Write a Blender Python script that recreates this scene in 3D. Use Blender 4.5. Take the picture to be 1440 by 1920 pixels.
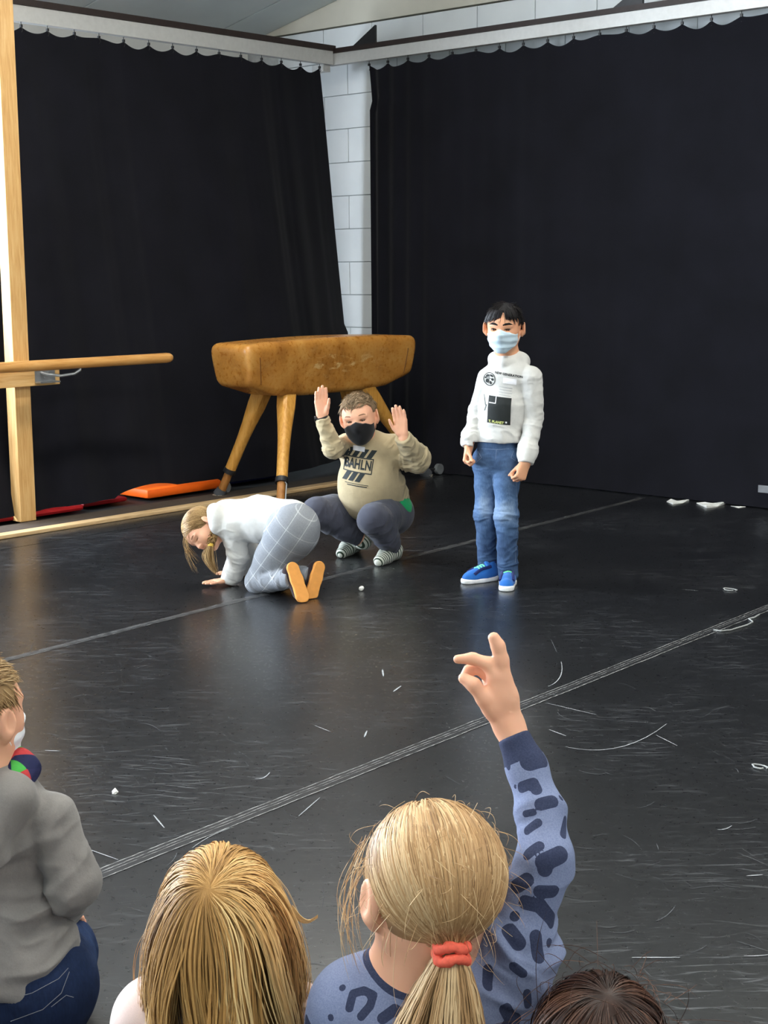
import bpy, bmesh, math, random
import numpy as np
from mathutils import Vector, Matrix
from mathutils.bvhtree import BVHTree

for o in list(bpy.data.objects):
    bpy.data.objects.remove(o, do_unlink=True)
SC = bpy.context.scene
COL = SC.collection
random.seed(7)
RNG = np.random.default_rng(7)

# ------------------------------------------------------------------ camera
FPX = 2790.0
CAMH = 1.45
CR = np.array([[0.74162897, -0.10195002, 0.66301785],
               [0.67077063, 0.12345704, -0.73131739],
               [-0.0072964, 0.98709906, 0.1599444]])       # columns: camera axes in the room
CAM = np.array([0.0, 0.0, CAMH])
cd = bpy.data.cameras.new('camera')
cam = bpy.data.objects.new('camera', cd)
COL.objects.link(cam)
M4 = Matrix.Identity(4)
for i in range(3):
    for j in range(3):
        M4[i][j] = CR[i][j]
M4[0][3], M4[1][3], M4[2][3] = CAM
cam.matrix_world = M4
cd.sensor_fit = 'VERTICAL'
cd.sensor_height = 24.0
cd.sensor_width = 18.0
cd.lens = FPX / 1920.0 * 24.0
cd.clip_start = 0.05
SC.camera = cam

# ------------------------------------------------------------------ world, exposure
SC.view_settings.view_transform = 'Standard'
SC.view_settings.look = 'None'
SC.view_settings.gamma = 1.0
SC.view_settings.use_curve_mapping = False
SC.view_settings.exposure = -0.22
W = bpy.data.worlds.new('world')
SC.world = W
W.use_nodes = True
W.node_tree.nodes['Background'].inputs[0].default_value = (0.72, 0.84, 1.0, 1)
W.node_tree.nodes['Background'].inputs[1].default_value = 1.0

LAMP = 47.0
def window_light(y, power):
    ld = bpy.data.lights.new('window_daylight', 'AREA'); ld.shape = 'RECTANGLE'; ld.size = 2.2; ld.size_y = 1.9
    ld.energy = power; ld.color = (0.78, 0.88, 1.0)
    lo = bpy.data.objects.new('window_daylight', ld); COL.objects.link(lo)
    lo.location = (-9.5, y, 1.95); lo.rotation_euler = (0, math.radians(-90), 0)
for _y in (-1.53, 0.8, 3.13):
    window_light(_y, 760)

# ------------------------------------------------------------------ pixel helpers (a pixel is a direction)
def ray(x, y):
    return CR @ np.array([(x - 720) / FPX, -(y - 960) / FPX, -1.0])
def on_floor(x, y, z=0.0):
    d = ray(x, y)
    return CAM + d * ((z - CAMH) / d[2])
def on_plane(x, y, axis, val):
    d = ray(x, y)
    return CAM + d * ((val - CAM[axis]) / d[axis])
def proj(p):
    c = CR.T @ (np.asarray(p) - CAM)
    return 720 + FPX * c[0] / -c[2], 960 - FPX * c[1] / -c[2]
UP = np.array([0.0, 0.0, 1.0])
HF = CR @ np.array([0, 0, -1.0]); HF[2] = 0; HF /= np.linalg.norm(HF)      # away from the camera, level
HR = np.cross(HF, UP)                                                       # to the right, level
class Fig:
    """points of one figure: pixel plus metres further away (off) than the spot the figure stands on"""
    def __init__(s, bx, by):
        s.base = on_floor(bx, by)
    def __call__(s, x, y, off=0.0):
        d = ray(x, y)
        t = ((s.base - CAM) @ HF + off) / (d @ HF)
        return CAM + d * t
def unit(v):
    v = np.asarray(v, float)
    return v / np.linalg.norm(v)
def view_dir(toward=1.0, right=0.0, up=0.0):
    return unit(-HF * toward + HR * right + UP * up)

# ------------------------------------------------------------------ objects
def link(name, me, parent=None, mats=()):
    o = bpy.data.objects.new(name, me)
    COL.objects.link(o)
    if parent is not None:
        o.parent = parent
    for m in mats:
        if me is not None and m is not None:
            me.materials.append(m)
    return o
def tag(o, label, cat, group=None):
    o['label'] = label
    o['category'] = cat
    if group:
        o['group'] = group
    return o
def empty(name, loc, label=None, cat=None, group=None):
    o = link(name, None)
    o.empty_display_size = 0.1
    o.location = tuple(float(v) for v in loc)
    if label:
        tag(o, label, cat, group)
    return o
def struct(o):
    o['kind'] = 'structure'
    return o
def mesh_np(name, V, F, smooth=True):
    """V (n,3); F (m,3|4) int array"""
    V = np.asarray(V, np.float32); F = np.asarray(F, np.int32)
    me = bpy.data.meshes.new(name)
    me.vertices.add(len(V)); me.vertices.foreach_set('co', V.ravel())
    n, k = F.shape
    me.loops.add(n * k); me.loops.foreach_set('vertex_index', F.ravel())
    me.polygons.add(n)
    me.polygons.foreach_set('loop_start', np.arange(0, n * k, k, dtype=np.int32))
    if smooth:
        me.polygons.foreach_set('use_smooth', np.ones(n, bool))
    me.update(calc_edges=True)
    return me
def attr(me, name, vals):
    a = me.attributes.new(name, 'FLOAT', 'POINT')
    a.data.foreach_set('value', np.asarray(vals, np.float32))

# boxes, tubes and lathes collected into one mesh
class MB:
    def __init__(s):
        s.v = []; s.f = []
    def add(s, V, F):
        o = len(s.v)
        s.v += [tuple(float(c) for c in p) for p in V]
        s.f += [tuple(i + o for i in q) for q in F]
        return s
    def box(s, lo, hi, bev=0.0):
        x0, y0, z0 = lo; x1, y1, z1 = hi
        if bev <= 0:
            V = [(x, y, z) for z in (z0, z1) for y in (y0, y1) for x in (x0, x1)]
            F = [(0, 2, 3, 1), (4, 5, 7, 6), (0, 1, 5, 4), (2, 6, 7, 3), (0, 4, 6, 2), (1, 3, 7, 5)]
            return s.add(V, F)
        bm = bmesh.new()
        bmesh.ops.create_cube(bm, size=1)
        for v in bm.verts:
            v.co = ((x0 + x1) / 2 + v.co.x * (x1 - x0), (y0 + y1) / 2 + v.co.y * (y1 - y0), (z0 + z1) / 2 + v.co.z * (z1 - z0))
        bmesh.ops.bevel(bm, geom=list(bm.edges), offset=bev, segments=2, affect='EDGES', profile=0.5)
        bm.verts.index_update()
        s.add([v.co[:] for v in bm.verts], [[v.index for v in f.verts] for f in bm.faces])
        bm.free()
        return s
    def obox(s, c, ax, ay, az, hx, hy, hz, bev=0.0):
        t = MB().box((-hx, -hy, -hz), (hx, hy, hz), bev)
        c = np.asarray(c)
        return s.add([c + ax * p[0] + ay * p[1] + az * p[2] for p in t.v], t.f)
    def tube(s, pts, r, n=12, caps=True):
        pts = [np.asarray(p, float) for p in pts]
        rs = r if hasattr(r, '__len__') else [r] * len(pts)
        V = []; F = []
        prev = None
        for i, p in enumerate(pts):
            d = unit(pts[min(i + 1, len(pts) - 1)] - pts[max(i - 1, 0)])
            if prev is None:
                a = np.cross(d, UP) if abs(d[2]) < 0.9 else np.cross(d, np.array([1.0, 0, 0]))
            else:
                a = prev - d * (prev @ d)
            a = unit(a); prev = a
            b = np.cross(d, a)
            for j in range(n):
                th = 2 * math.pi * j / n
                V.append(p + rs[i] * (math.cos(th) * a + math.sin(th) * b))
        for i in range(len(pts) - 1):
            for j in range(n):
                k = (j + 1) % n
                F.append((i * n + j, i * n + k, (i + 1) * n + k, (i + 1) * n + j))
        if caps:
            F.append(tuple(range(n))[::-1]); F.append(tuple((len(pts) - 1) * n + j for j in range(n)))
        return s.add(V, F)
    def sweep(s, sections):
        """loft through rings of equal length"""
        n = len(sections[0]); V = [p for q in sections for p in q]; F = []
        for i in range(len(sections) - 1):
            for j in range(n):
                k = (j + 1) % n
                F.append((i * n + j, i * n + k, (i + 1) * n + k, (i + 1) * n + j))
        F.append(tuple(range(n))[::-1]); F.append(tuple((len(sections) - 1) * n + j for j in range(n)))
        return s.add(V, F)
    def build(s, name, mat, parent=None, smooth=False, origin=None):
        off = np.zeros(3) if origin is None else np.asarray(origin, float)
        me = bpy.data.meshes.new(name)
        me.from_pydata([tuple(np.asarray(p) - off) for p in s.v], [], s.f)
        bm = bmesh.new(); bm.from_mesh(me)
        bmesh.ops.recalc_face_normals(bm, faces=bm.faces)
        bm.to_mesh(me); bm.free()
        if smooth:
            me.polygons.foreach_set('use_smooth', np.ones(len(me.polygons), bool))
            me.set_sharp_from_angle(angle=math.radians(40))
        me.update()
        o = link(name, me, parent, [mat])
        if parent is None and origin is not None:
            o.location = tuple(off)
        return o

# ------------------------------------------------------------------ implicit surfaces
class Pr:
    __slots__ = ('kind', 'a', 'b', 'ra', 'rb', 'k', 'fd', 'fs', 'ax', 'op', 'rd')
    def copy(s):
        q = Pr()
        for n in Pr.__slots__:
            setattr(q, n, getattr(s, n))
        return q
def _p(kind, a, b=None, ra=0, rb=0, k=0.02, flat=None, ax=None, op='u', rd=0.0):
    q = Pr(); q.kind = kind; q.a = np.asarray(a, float); q.b = None if b is None else np.asarray(b, float)
    q.ra = ra; q.rb = rb; q.k = k; q.op = op; q.ax = ax; q.rd = rd
    q.fd, q.fs = (None, 1.0) if flat is None else (unit(flat[0]), flat[1])
    return q
def cone(a, b, ra, rb, k=0.02, flat=None, op='u'):
    return _p('c', a, b, ra, rb, k, flat, None, op)
def ell(c, r, ax=None, k=0.02, op='u'):
    return _p('e', c, None, np.asarray(r, float), 0, k, None, np.eye(3) if ax is None else np.asarray(ax, float), op)
def ball(c, r, k=0.02, op='u'):
    return ell(c, (r, r, r), None, k, op)
def rbox(c, h, ax=None, rd=0.01, k=0.01, op='u'):
    return _p('b', c, None, np.asarray(h, float), 0, k, None, np.eye(3) if ax is None else np.asarray(ax, float), op, rd)
def chain(pts, rs, k=0.02, flat=None):
    return [cone(pts[i], pts[i + 1], rs[i], rs[i + 1], k, flat) for i in range(len(pts) - 1)]
def inflate(prims, r, k=None):
    out = []
    for p in prims:
        q = p.copy()
        if q.kind == 'c':
            q.ra = p.ra + r; q.rb = p.rb + r
        elif q.kind == 'e':
            q.ra = p.ra + r
        else:
            q.rd = p.rd + r * 0.5; q.ra = p.ra + r
        if k:
            q.k = k
        out.append(q)
    return out
def pdist(q, P):
    if q.kind == 'c':
        a, b = q.a, q.b
        X = P - a
        if q.fd is not None:
            X = X + (X @ q.fd)[..., None] * q.fd * (1 / q.fs - 1)
            ba = (b - a) + ((b - a) @ q.fd) * q.fd * (1 / q.fs - 1)
        else:
            ba = b - a
        l2 = max(ba @ ba, 1e-10)
        rr = q.ra - q.rb
        a2 = max(l2 - rr * rr, 1e-10)
        il2 = 1 / l2
        y = X @ ba
        z = y - l2
        x2 = ((X * l2 - y[..., None] * ba) ** 2).sum(-1)
        y2 = y * y * l2; z2 = z * z * l2
        kk = np.sign(rr) * rr * rr * x2
        d = (np.sqrt(x2 * a2 * il2) + y * rr) * il2 - q.ra
        m1 = np.sign(z) * a2 * z2 > kk
        m2 = (~m1) & (np.sign(y) * a2 * y2 < kk)
        d = np.where(m1, np.sqrt(np.maximum(x2 + z2, 0)) * il2 - q.rb, d)
        d = np.where(m2, np.sqrt(np.maximum(x2 + y2, 0)) * il2 - q.ra, d)
        return d * min(q.fs, 1.0) if q.fd is not None else d
    X = (P - q.a) @ q.ax.T
    if q.kind == 'e':
        k0 = np.sqrt(((X / q.ra) ** 2).sum(-1)); k1 = np.sqrt(((X / (q.ra ** 2)) ** 2).sum(-1))
        return np.where(k1 < 1e-9, -q.ra.min(), k0 * (k0 - 1) / np.maximum(k1, 1e-9))
    D = np.abs(X) - (q.ra - q.rd)
    return np.sqrt((np.maximum(D, 0) ** 2).sum(-1)) + np.minimum(D.max(-1), 0) - q.rd
def smin(a, b, k):
    h = np.maximum(k - np.abs(a - b), 0) / k
    return np.minimum(a, b) - h * h * k * 0.25
def smax(a, b, k):
    return -smin(-a, -b, k)
def evaluate(prims, P, mask=None):
    """P (nb, m, 3); mask (nb, nprims)"""
    d = np.full(P.shape[:-1], 9.0)
    for i, q in enumerate(prims):
        if mask is None:
            e = pdist(q, P)
            d = smin(d, e, q.k) if q.op == 'u' else smax(d, -e, q.k)
        else:
            s = mask[:, i]
            if not s.any():
                continue
            e = pdist(q, P[s])
            d[s] = smin(d[s], e, q.k) if q.op == 'u' else smax(d[s], -e, q.k)
    return d
def bounds(prims):
    lo = np.full(3, 1e9); hi = -lo
    for q in prims:
        if q.op != 'u':
            continue
        if q.kind == 'c':
            for p, r in ((q.a, q.ra), (q.b, q.rb)):
                lo = np.minimum(lo, p - r); hi = np.maximum(hi, p + r)
        else:
            r = np.abs(q.ax.T) @ q.ra
            lo = np.minimum(lo, q.a - r); hi = np.maximum(hi, q.a + r)
    return lo, hi
def field_mesh(prims, h, post=None, B=8):
    """surface nets on blocks near the surface -> V, F(quads)"""
    lo, hi = bounds(prims)
    lo = lo - 0.03; hi = hi + 0.03
    nb = np.ceil((hi - lo) / (h * B)).astype(int) + 1
    I = np.stack(np.meshgrid(*[np.arange(n) for n in nb], indexing='ij'), -1).reshape(-1, 3)
    cen = lo + (I + 0.5) * (h * B)
    D = np.stack([pdist(q, cen) for q in prims], 1)
    U = np.array([q.op == 'u' for q in prims]); K = np.array([q.k for q in prims])
    diag = h * B * 0.87
    dm = D[:, U].min(1)
    near = (dm < diag * 1.5 + K.max() * 0.3) & (dm > -(diag * 3.2 + 0.02 + K.max()))
    I = I[near]; D = D[near]; dm = dm[near]
    mask = D < (np.maximum(dm, 0)[:, None] + 2 * diag + K[None] + 0.004)
    mask[:, ~U] = D[:, ~U] < 2 * diag + K[None][:, ~U]
    g = np.arange(B + 1)
    G = np.stack(np.meshgrid(g, g, g, indexing='ij'), -1).reshape(-1, 3)
    # cut into chunks
    Fs = np.empty((len(I), (B + 1) ** 3), np.float32)
    CH = 600
    for s in range(0, len(I), CH):
        P = lo + (I[s:s + CH, None, :] * B + G[None]) * h
        d = evaluate(prims, P, mask[s:s + CH])
        if post is not None:
            d = post(P, d)
        Fs[s:s + CH] = d
    act = (Fs.min(1) < 0) & (Fs.max(1) >= 0)
    I = I[act]; Fs = Fs[act].reshape(-1, B + 1, B + 1, B + 1)
    ins = Fs < 0
    cs = [(0, 0, 0), (1, 0, 0), (0, 1, 0), (1, 1, 0), (0, 0, 1), (1, 0, 1), (0, 1, 1), (1, 1, 1)]
    sub = lambda A, c: A[:, c[0]:c[0] + B, c[1]:c[1] + B, c[2]:c[2] + B]
    cnt = sum(sub(ins, c).astype(np.int8) for c in cs)
    w = np.nonzero((cnt > 0) & (cnt < 8))
    vals = np.stack([sub(Fs, c)[w] for c in cs], 1).astype(float)
    acc = np.zeros((len(w[0]), 3)); num = np.zeros(len(w[0]))
    carr = np.array(cs, float)
    for i in range(8):
        for j in range(i + 1, 8):
            if abs(carr[i] - carr[j]).sum() != 1:
                continue
            a, b = vals[:, i], vals[:, j]
            x = (a < 0) != (b < 0)
            t = np.where(x, a / np.where(x, a - b, 1), 0)
            acc += np.where(x[:, None], carr[i] + t[:, None] * (carr[j] - carr[i]), 0)
            num += x
    cell = I[w[0]] * B + np.stack(w[1:], 1)
    V = lo + (cell + acc / num[:, None]) * h
    N = (nb * B + 4).astype(np.int64)
    key = lambda c: ((c[:, 0] + 1) * N[1] + c[:, 1] + 1) * N[2] + c[:, 2] + 1
    kc = key(cell); order = np.argsort(kc); ks = kc[order]
    quads = []
    for ax in range(3):
        c1 = [0, 0, 0]; c1[ax] = 1
        A = ins[:, :B, :B, :B]; Bq = sub(ins, c1)
        e = np.nonzero(A != Bq)
        if not len(e[0]):
            continue
        flip = A[e]
        base = I[e[0]] * B + np.stack(e[1:], 1)
        u, v = [(1, 2), (2, 0), (0, 1)][ax]
        offs = [(0, 0), (-1, 0), (-1, -1), (0, -1)]
        idx = []; ok = np.ones(len(base), bool)
        for du, dv in offs:
            c = base.copy(); c[:, u] += du; c[:, v] += dv
            kk = key(c)
            p = np.searchsorted(ks, kk); p = np.minimum(p, len(ks) - 1)
            ok &= ks[p] == kk
            idx.append(order[p])
        Q = np.stack(idx, 1)
        Q[~flip] = Q[~flip][:, ::-1]
        quads.append(Q[ok])
    return V, np.concatenate(quads)
def vnormals(V, F):
    n = np.cross(V[F[:, 2]] - V[F[:, 0]], V[F[:, 3 if F.shape[1] == 4 else 1]] - V[F[:, 1 if F.shape[1] == 4 else 0]])
    N = np.zeros_like(V)
    for i in range(F.shape[1]):
        np.add.at(N, F[:, i], n)
    return N / np.maximum(np.linalg.norm(N, axis=1), 1e-12)[:, None]
_perm = np.random.default_rng(3).random(4096)
def vnoise(P):
    """smooth value noise, -1..1"""
    i = np.floor(P).astype(np.int64); f = P - i
    f = f * f * (3 - 2 * f)
    r = 0
    for dx in (0, 1):
        for dy in (0, 1):
            for dz in (0, 1):
                hsh = ((i[..., 0] + dx) * 73856093 ^ (i[..., 1] + dy) * 19349663 ^ (i[..., 2] + dz) * 83492791) & 4095
                r = r + _perm[hsh] * np.abs(1 - dx - f[..., 0]) * np.abs(1 - dy - f[..., 1]) * np.abs(1 - dz - f[..., 2])
    return r * 2 - 1
def ridged(P):
    return 1 - 2 * np.abs(vnoise(P))
def wrinkle(V, N, segs):
    """cloth folds: each seg (a, b, reach, amp, freq) makes ridges across the limb a-b"""
    D = np.zeros(len(V))
    for (a, b, reach, amp, freq) in segs:
        a = np.asarray(a); b = np.asarray(b); ab = b - a; L = np.linalg.norm(ab); u = ab / L
        X = V - a
        t = np.clip(X @ u, 0, L)
        r = np.linalg.norm(X - t[:, None] * u, axis=1)
        w = np.clip((reach - r) / (reach * 0.35), 0, 1) * np.clip(1 - (np.abs((X @ u) / L - 0.5) - 0.5) * 3, 0, 1)
        tt = (X @ u)
        perp = X - tt[:, None] * u
        q = np.stack([tt * freq, perp[:, 0] * freq * 0.38 + 7, perp[:, 1] * freq * 0.38 + perp[:, 2] * freq * 0.3], 1)
        wob = vnoise(V * freq * 0.5 + 3.3)
        q[:, 0] += wob * 0.7
        D += w * amp * (ridged(q) + 0.5 * ridged(q * 1.9 + 11))
    return V + N * D[:, None]
def cuts(lst):
    """lst of (point, normal, reach): keep the side away from the normal near the point"""
    def post(P, d):
        for (p, n, r) in lst:
            X = P - p
            if r is None:
                d = smax(d, X @ n, 0.004)
            else:
                m = (X * X).sum(-1) < r * r
                d = np.where(m, smax(d, X @ n, 0.004), d)
        return d
    return post
def soft(name, prims, h, mat, parent, origin, post=None, folds=None, noise=None, attrs=None, smooth_it=0):
    V, F = field_mesh(prims, h, post)
    if folds or noise:
        N = vnormals(V, F)
        if folds:
            V = wrinkle(V, N, folds)
        if noise:
            V = V + N * (noise[0] * vnoise(V * noise[1]))[:, None]
    me = mesh_np(name, V - np.asarray(origin), F)
    if attrs:
        for n, fn in attrs.items():
            attr(me, n, fn(V))
    o = link(name, me, parent, [mat])
    return o, V, F

# ------------------------------------------------------------------ decals lying on cloth
def decal(name, V2, F2, c, ux, uy, bvh, mat, parent, origin, lift=0.0018):
    n = unit(np.cross(ux, uy))
    out = []
    for (x, y) in V2:
        p = np.asarray(c) + ux * x + uy * y
        hit = bvh.ray_cast(Vector(p + n * 0.25), Vector(-n), 0.6)
        q = np.array(hit[0]) + n * lift if hit[0] is not None else p
        out.append(q - np.asarray(origin))
    me = bpy.data.meshes.new(name)
    me.from_pydata([tuple(v) for v in out], [], [tuple(f) for f in F2])
    me.update()
    return link(name, me, parent, [mat])
def grid2(w, h, nx=10, ny=10, x0=None, y0=None, shear=0.0):
    x0 = -w / 2 if x0 is None else x0; y0 = -h / 2 if y0 is None else y0
    V = [(x0 + w * i / nx + shear * (y0 + h * j / ny), y0 + h * j / ny) for j in range(ny + 1) for i in range(nx + 1)]
    F = [(j * (nx + 1) + i, j * (nx + 1) + i + 1, (j + 1) * (nx + 1) + i + 1, (j + 1) * (nx + 1) + i) for j in range(ny) for i in range(nx)]
    return V, F
def text2(s, size, bold=0.0, spacing=1.0):
    cu = bpy.data.curves.new('lettering', 'FONT')
    cu.body = s; cu.size = size; cu.align_x = 'CENTER'; cu.align_y = 'CENTER'; cu.offset = bold; cu.resolution_u = 2
    cu.space_character = spacing
    ob = bpy.data.objects.new('lettering', cu); COL.objects.link(ob)
    bpy.context.view_layer.update()
    me = bpy.data.meshes.new_from_object(ob.evaluated_get(bpy.context.evaluated_depsgraph_get()))
    V = [(v.co.x, v.co.y) for v in me.vertices]; F = [tuple(p.vertices) for p in me.polygons]
    bpy.data.objects.remove(ob, do_unlink=True); bpy.data.curves.remove(cu); bpy.data.meshes.remove(me)
    return V, F
def merge2(parts):
    V = []; F = []
    for (v, f, dx, dy) in parts:
        o = len(V)
        V += [(x + dx, y + dy) for x, y in v]; F += [tuple(i + o for i in q) for q in f]
    return V, F

# ------------------------------------------------------------------ materials
def srgb(r, g, b):
    f = lambda c: (c / 255 / 12.92) if c / 255 <= 0.04045 else ((c / 255 + 0.055) / 1.055) ** 2.4
    return (f(r), f(g), f(b), 1.0)
class NT:
    def __init__(s, name, rough=0.6, spec=0.3, metal=0.0):
        s.m = bpy.data.materials.new(name); s.m.use_nodes = True
        s.t = s.m.node_tree; s.b = s.t.nodes['Principled BSDF']
        s.b.inputs['Roughness'].default_value = rough
        s.b.inputs['Specular IOR Level'].default_value = spec
        s.b.inputs['Metallic'].default_value = metal
    def n(s, t, **kw):
        q = s.t.nodes.new(t)
        for k, v in kw.items():
            if k.startswith('i_'):
                q.inputs[k[2:].replace('_', ' ')].default_value = v
            else:
                setattr(q, k, v)
        return q
    def l(s, a, b):
        s.t.links.new(a, b)
    def co(s, scale=(1, 1, 1), kind='Object'):
        c = s.n('ShaderNodeTexCoord'); m = s.n('ShaderNodeMapping')
        m.inputs['Scale'].default_value = scale
        s.l(c.outputs[kind], m.inputs['Vector'])
        return m.outputs[0]
    def noise(s, vec, scale, detail=4, rough=0.55, dist=0.0):
        q = s.n('ShaderNodeTexNoise'); q.inputs['Scale'].default_value = scale
        q.inputs['Detail'].default_value = detail; q.inputs['Roughness'].default_value = rough
        q.inputs['Distortion'].default_value = dist
        s.l(vec, q.inputs['Vector'])
        return q.outputs['Fac']
    def ramp(s, fac, stops, interp='LINEAR'):
        q = s.n('ShaderNodeValToRGB'); q.color_ramp.interpolation = interp
        e = q.color_ramp.elements
        while len(e) < len(stops):
            e.new(0.5)
        for i, (p, c) in enumerate(stops):
            e[i].position = p; e[i].color = c if hasattr(c, '__len__') else (c, c, c, 1)
        s.l(fac, q.inputs[0])
        return q.outputs[0]
    def mix(s, fac, a, b, mode='MIX'):
        q = s.n('ShaderNodeMix'); q.data_type = 'RGBA'; q.blend_type = mode
        for inp, v in ((q.inputs[0], fac), (q.inputs[6], a), (q.inputs[7], b)):
            if hasattr(v, 'is_linked'):
                s.l(v, inp)
            else:
                inp.default_value = v
        return q.outputs[2]
    def math(s, op, a, b=0.0, c=None, clamp=False):
        q = s.n('ShaderNodeMath'); q.operation = op; q.use_clamp = clamp
        for i, v in enumerate((a, b, c)):
            if v is None:
                continue
            if hasattr(v, 'is_linked'):
                s.l(v, q.inputs[i])
            else:
                q.inputs[i].default_value = v
        return q.outputs[0]
    def attr(s, name):
        q = s.n('ShaderNodeAttribute'); q.attribute_name = name
        return q.outputs['Fac']
    def bump(s, hgt, strength=0.3, dist=0.01):
        q = s.n('ShaderNodeBump'); q.inputs['Strength'].default_value = strength; q.inputs['Distance'].default_value = dist
        s.l(hgt, q.inputs['Height']); s.l(q.outputs[0], s.b.inputs['Normal'])
        return s
    def col(s, c):
        if hasattr(c, 'is_linked'):
            s.l(c, s.b.inputs['Base Color'])
        else:
            s.b.inputs['Base Color'].default_value = c
        return s
    def set(s, name, v):
        if hasattr(v, 'is_linked'):
            s.l(v, s.b.inputs[name])
        else:
            s.b.inputs[name].default_value = v
        return s
def plain(name, c, rough=0.6, spec=0.3, metal=0.0, var=0.12, scale=30, bump=0.0):
    t = NT(name, rough, spec, metal)
    v = t.co()
    f = t.noise(v, scale)
    d = tuple(x * (1 - var) for x in c[:3]) + (1,); e = tuple(min(1, x * (1 + var)) for x in c[:3]) + (1,)
    t.col(t.ramp(f, [(0.3, d), (0.7, e)]))
    if bump:
        t.bump(f, bump, 0.004)
    return t.m
def cloth(name, c, rough=0.9, weave=900, fold=0.25, var=0.1):
    t = NT(name, rough, 0.15)
    v = t.co()
    f = t.noise(v, 14, 5); g = t.noise(v, weave, 2)
    d = tuple(x * (1 - var) for x in c[:3]) + (1,); e = tuple(min(1, x * (1 + var)) for x in c[:3]) + (1,)
    t.col(t.ramp(t.math('ADD', t.math('MULTIPLY', f, 0.6), t.math('MULTIPLY', g, 0.4)), [(0.35, d), (0.65, e)]))
    t.bump(t.math('ADD', t.math('MULTIPLY', t.noise(v, 22, 3), 1.0), t.math('MULTIPLY', g, 0.08)), fold, 0.012)
    t.set('Sheen Weight', 0.15)
    return t.m
def skin(name, c, red=(0.75, 0.28, 0.2)):
    t = NT(name, 0.5, 0.35)
    v = t.co()
    f = t.noise(v, 18, 4)
    e = tuple(c[i] * 0.85 + red[i] * 0.15 for i in range(3)) + (1,)
    t.col(t.ramp(f, [(0.35, tuple(c[:3]) + (1,)), (0.7, e)]))
    t.set('Subsurface Weight', 0.12)
    t.b.inputs['Subsurface Radius'].default_value = (0.012, 0.004, 0.002)
    t.b.inputs['Subsurface Scale'].default_value = 0.5
    return t.m
def hairmat(name, dark, mid, light, rough=0.42):
    t = NT(name, rough + .08, 0.22)
    a = t.attr('shade')
    t.col(t.ramp(a, [(0.0, dark), (0.5, mid), (1.0, light)]))
    return t.m
# ================================================================== the room
XL, YB = -9.1, 8.45            # left wall, wall behind the stage
XR, YF = 5.0, -5.5
def ceil_z(x):
    return 3.34 + 0.213 * (x + 8.69) if x < -2 else 3.34 + 0.213 * 6.69 - 0.213 * (x + 2)

# -- materials
def m_floor():
    t = NT('black_vinyl', 0.3, 0.85)
    g = t.n('ShaderNodeNewGeometry'); pos = g.outputs['Position']
    streaks = None
    for i, (ang, sx, sy, th) in enumerate([(-0.73, 6, 130, .62), (-1.0, 7, 150, .62), (-0.45, 5, 110, .62), (0.5, 9, 170, .65), (-0.8, 3, 80, .62)]):
        m = t.n('ShaderNodeMapping'); m.inputs['Rotation'].default_value = (0, 0, ang)
        m.inputs['Location'].default_value = (i * 3.7, i * 1.9, i); t.l(pos, m.inputs['Vector'])
        m2 = t.n('ShaderNodeMapping'); m2.inputs['Scale'].default_value = (sx, sy, 1); t.l(m.outputs[0], m2.inputs['Vector'])
        f = t.noise(m2.outputs[0], 1.0, 3, 0.6, 0.25)
        r = t.ramp(f, [(th, 0.0), (min(1, th + 0.07), 1.0)])
        streaks = r if streaks is None else t.math('MAXIMUM', streaks, r)
    cloud = t.noise(pos, 1.3, 5, 0.65); fine = t.noise(pos, 45, 6, 0.7)
    base = t.ramp(t.math('ADD', t.math('MULTIPLY', cloud, 0.5), t.math('MULTIPLY', fine, 0.5)), [(0.36, srgb(14, 15, 17)), (0.62, srgb(21, 22, 25))])
    c = t.mix(t.math('MULTIPLY', t.math('MULTIPLY', streaks, t.ramp(cloud, [(.42, 0.0), (.62, .55)])), 0.5), base, srgb(150, 152, 155))
    t.col(c)
    t.set('Roughness', t.math('ADD', t.ramp(fine, [(0.3, 0.26), (0.7, 0.32)]), t.math('MULTIPLY', streaks, 0.04)))
    return t.m
M_FLOOR = m_floor()
M_SUB = plain('dark_subfloor', srgb(20, 20, 21), 0.6)
def m_tape():
    t = NT('floor_tape', 0.42, 0.4)
    g = t.n('ShaderNodeNewGeometry')
    u = t.attr('u')
    n = t.noise(g.outputs['Position'], 9, 5, 0.7)
    line = None
    for p, w in ((-0.9, .06), (-0.35, .05), (0.1, .035), (0.88, .07)):
        d = t.math('ABSOLUTE', t.math('SUBTRACT', t.math('ADD', u, t.math('MULTIPLY', t.math('SUBTRACT', n, 0.5), 0.5)), p))
        k = t.math('LESS_THAN', d, w)
        line = k if line is None else t.math('MAXIMUM', line, k)
    brk = t.ramp(t.noise(g.outputs['Position'], 30, 3), [(0.35, 0.1), (0.6, 0.9)])
    t.col(t.mix(t.math('MULTIPLY', line, brk), srgb(26, 26, 28), srgb(150, 150, 148)))
    return t.m
M_TAPE = m_tape()
def m_wood(name, c0, c1, c2, rough=0.45, ax=2, scale=5, spec=0.4):
    t = NT(name, rough, spec)
    s = [14, 14, 14]; s[ax] = 1.0
    v = t.co(tuple(s))
    f = t.noise(v, scale, 6, 0.6, 0.6)
    g = t.noise(t.co(), 3, 2)
    t.col(t.ramp(t.math('ADD', t.math('MULTIPLY', f, 0.75), t.math('MULTIPLY', g, 0.25)), [(0.3, c0), (0.5, c1), (0.7, c2)]))
    t.bump(f, 0.08, 0.003)
    return t.m
M_PINE = m_wood('pine', srgb(184, 138, 80), srgb(206, 162, 102), srgb(220, 184, 128), 0.5)
M_PINE_Y = m_wood('pine_lengthwise', srgb(190, 146, 86), srgb(214, 174, 114), srgb(230, 198, 144), 0.5, ax=1)
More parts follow.
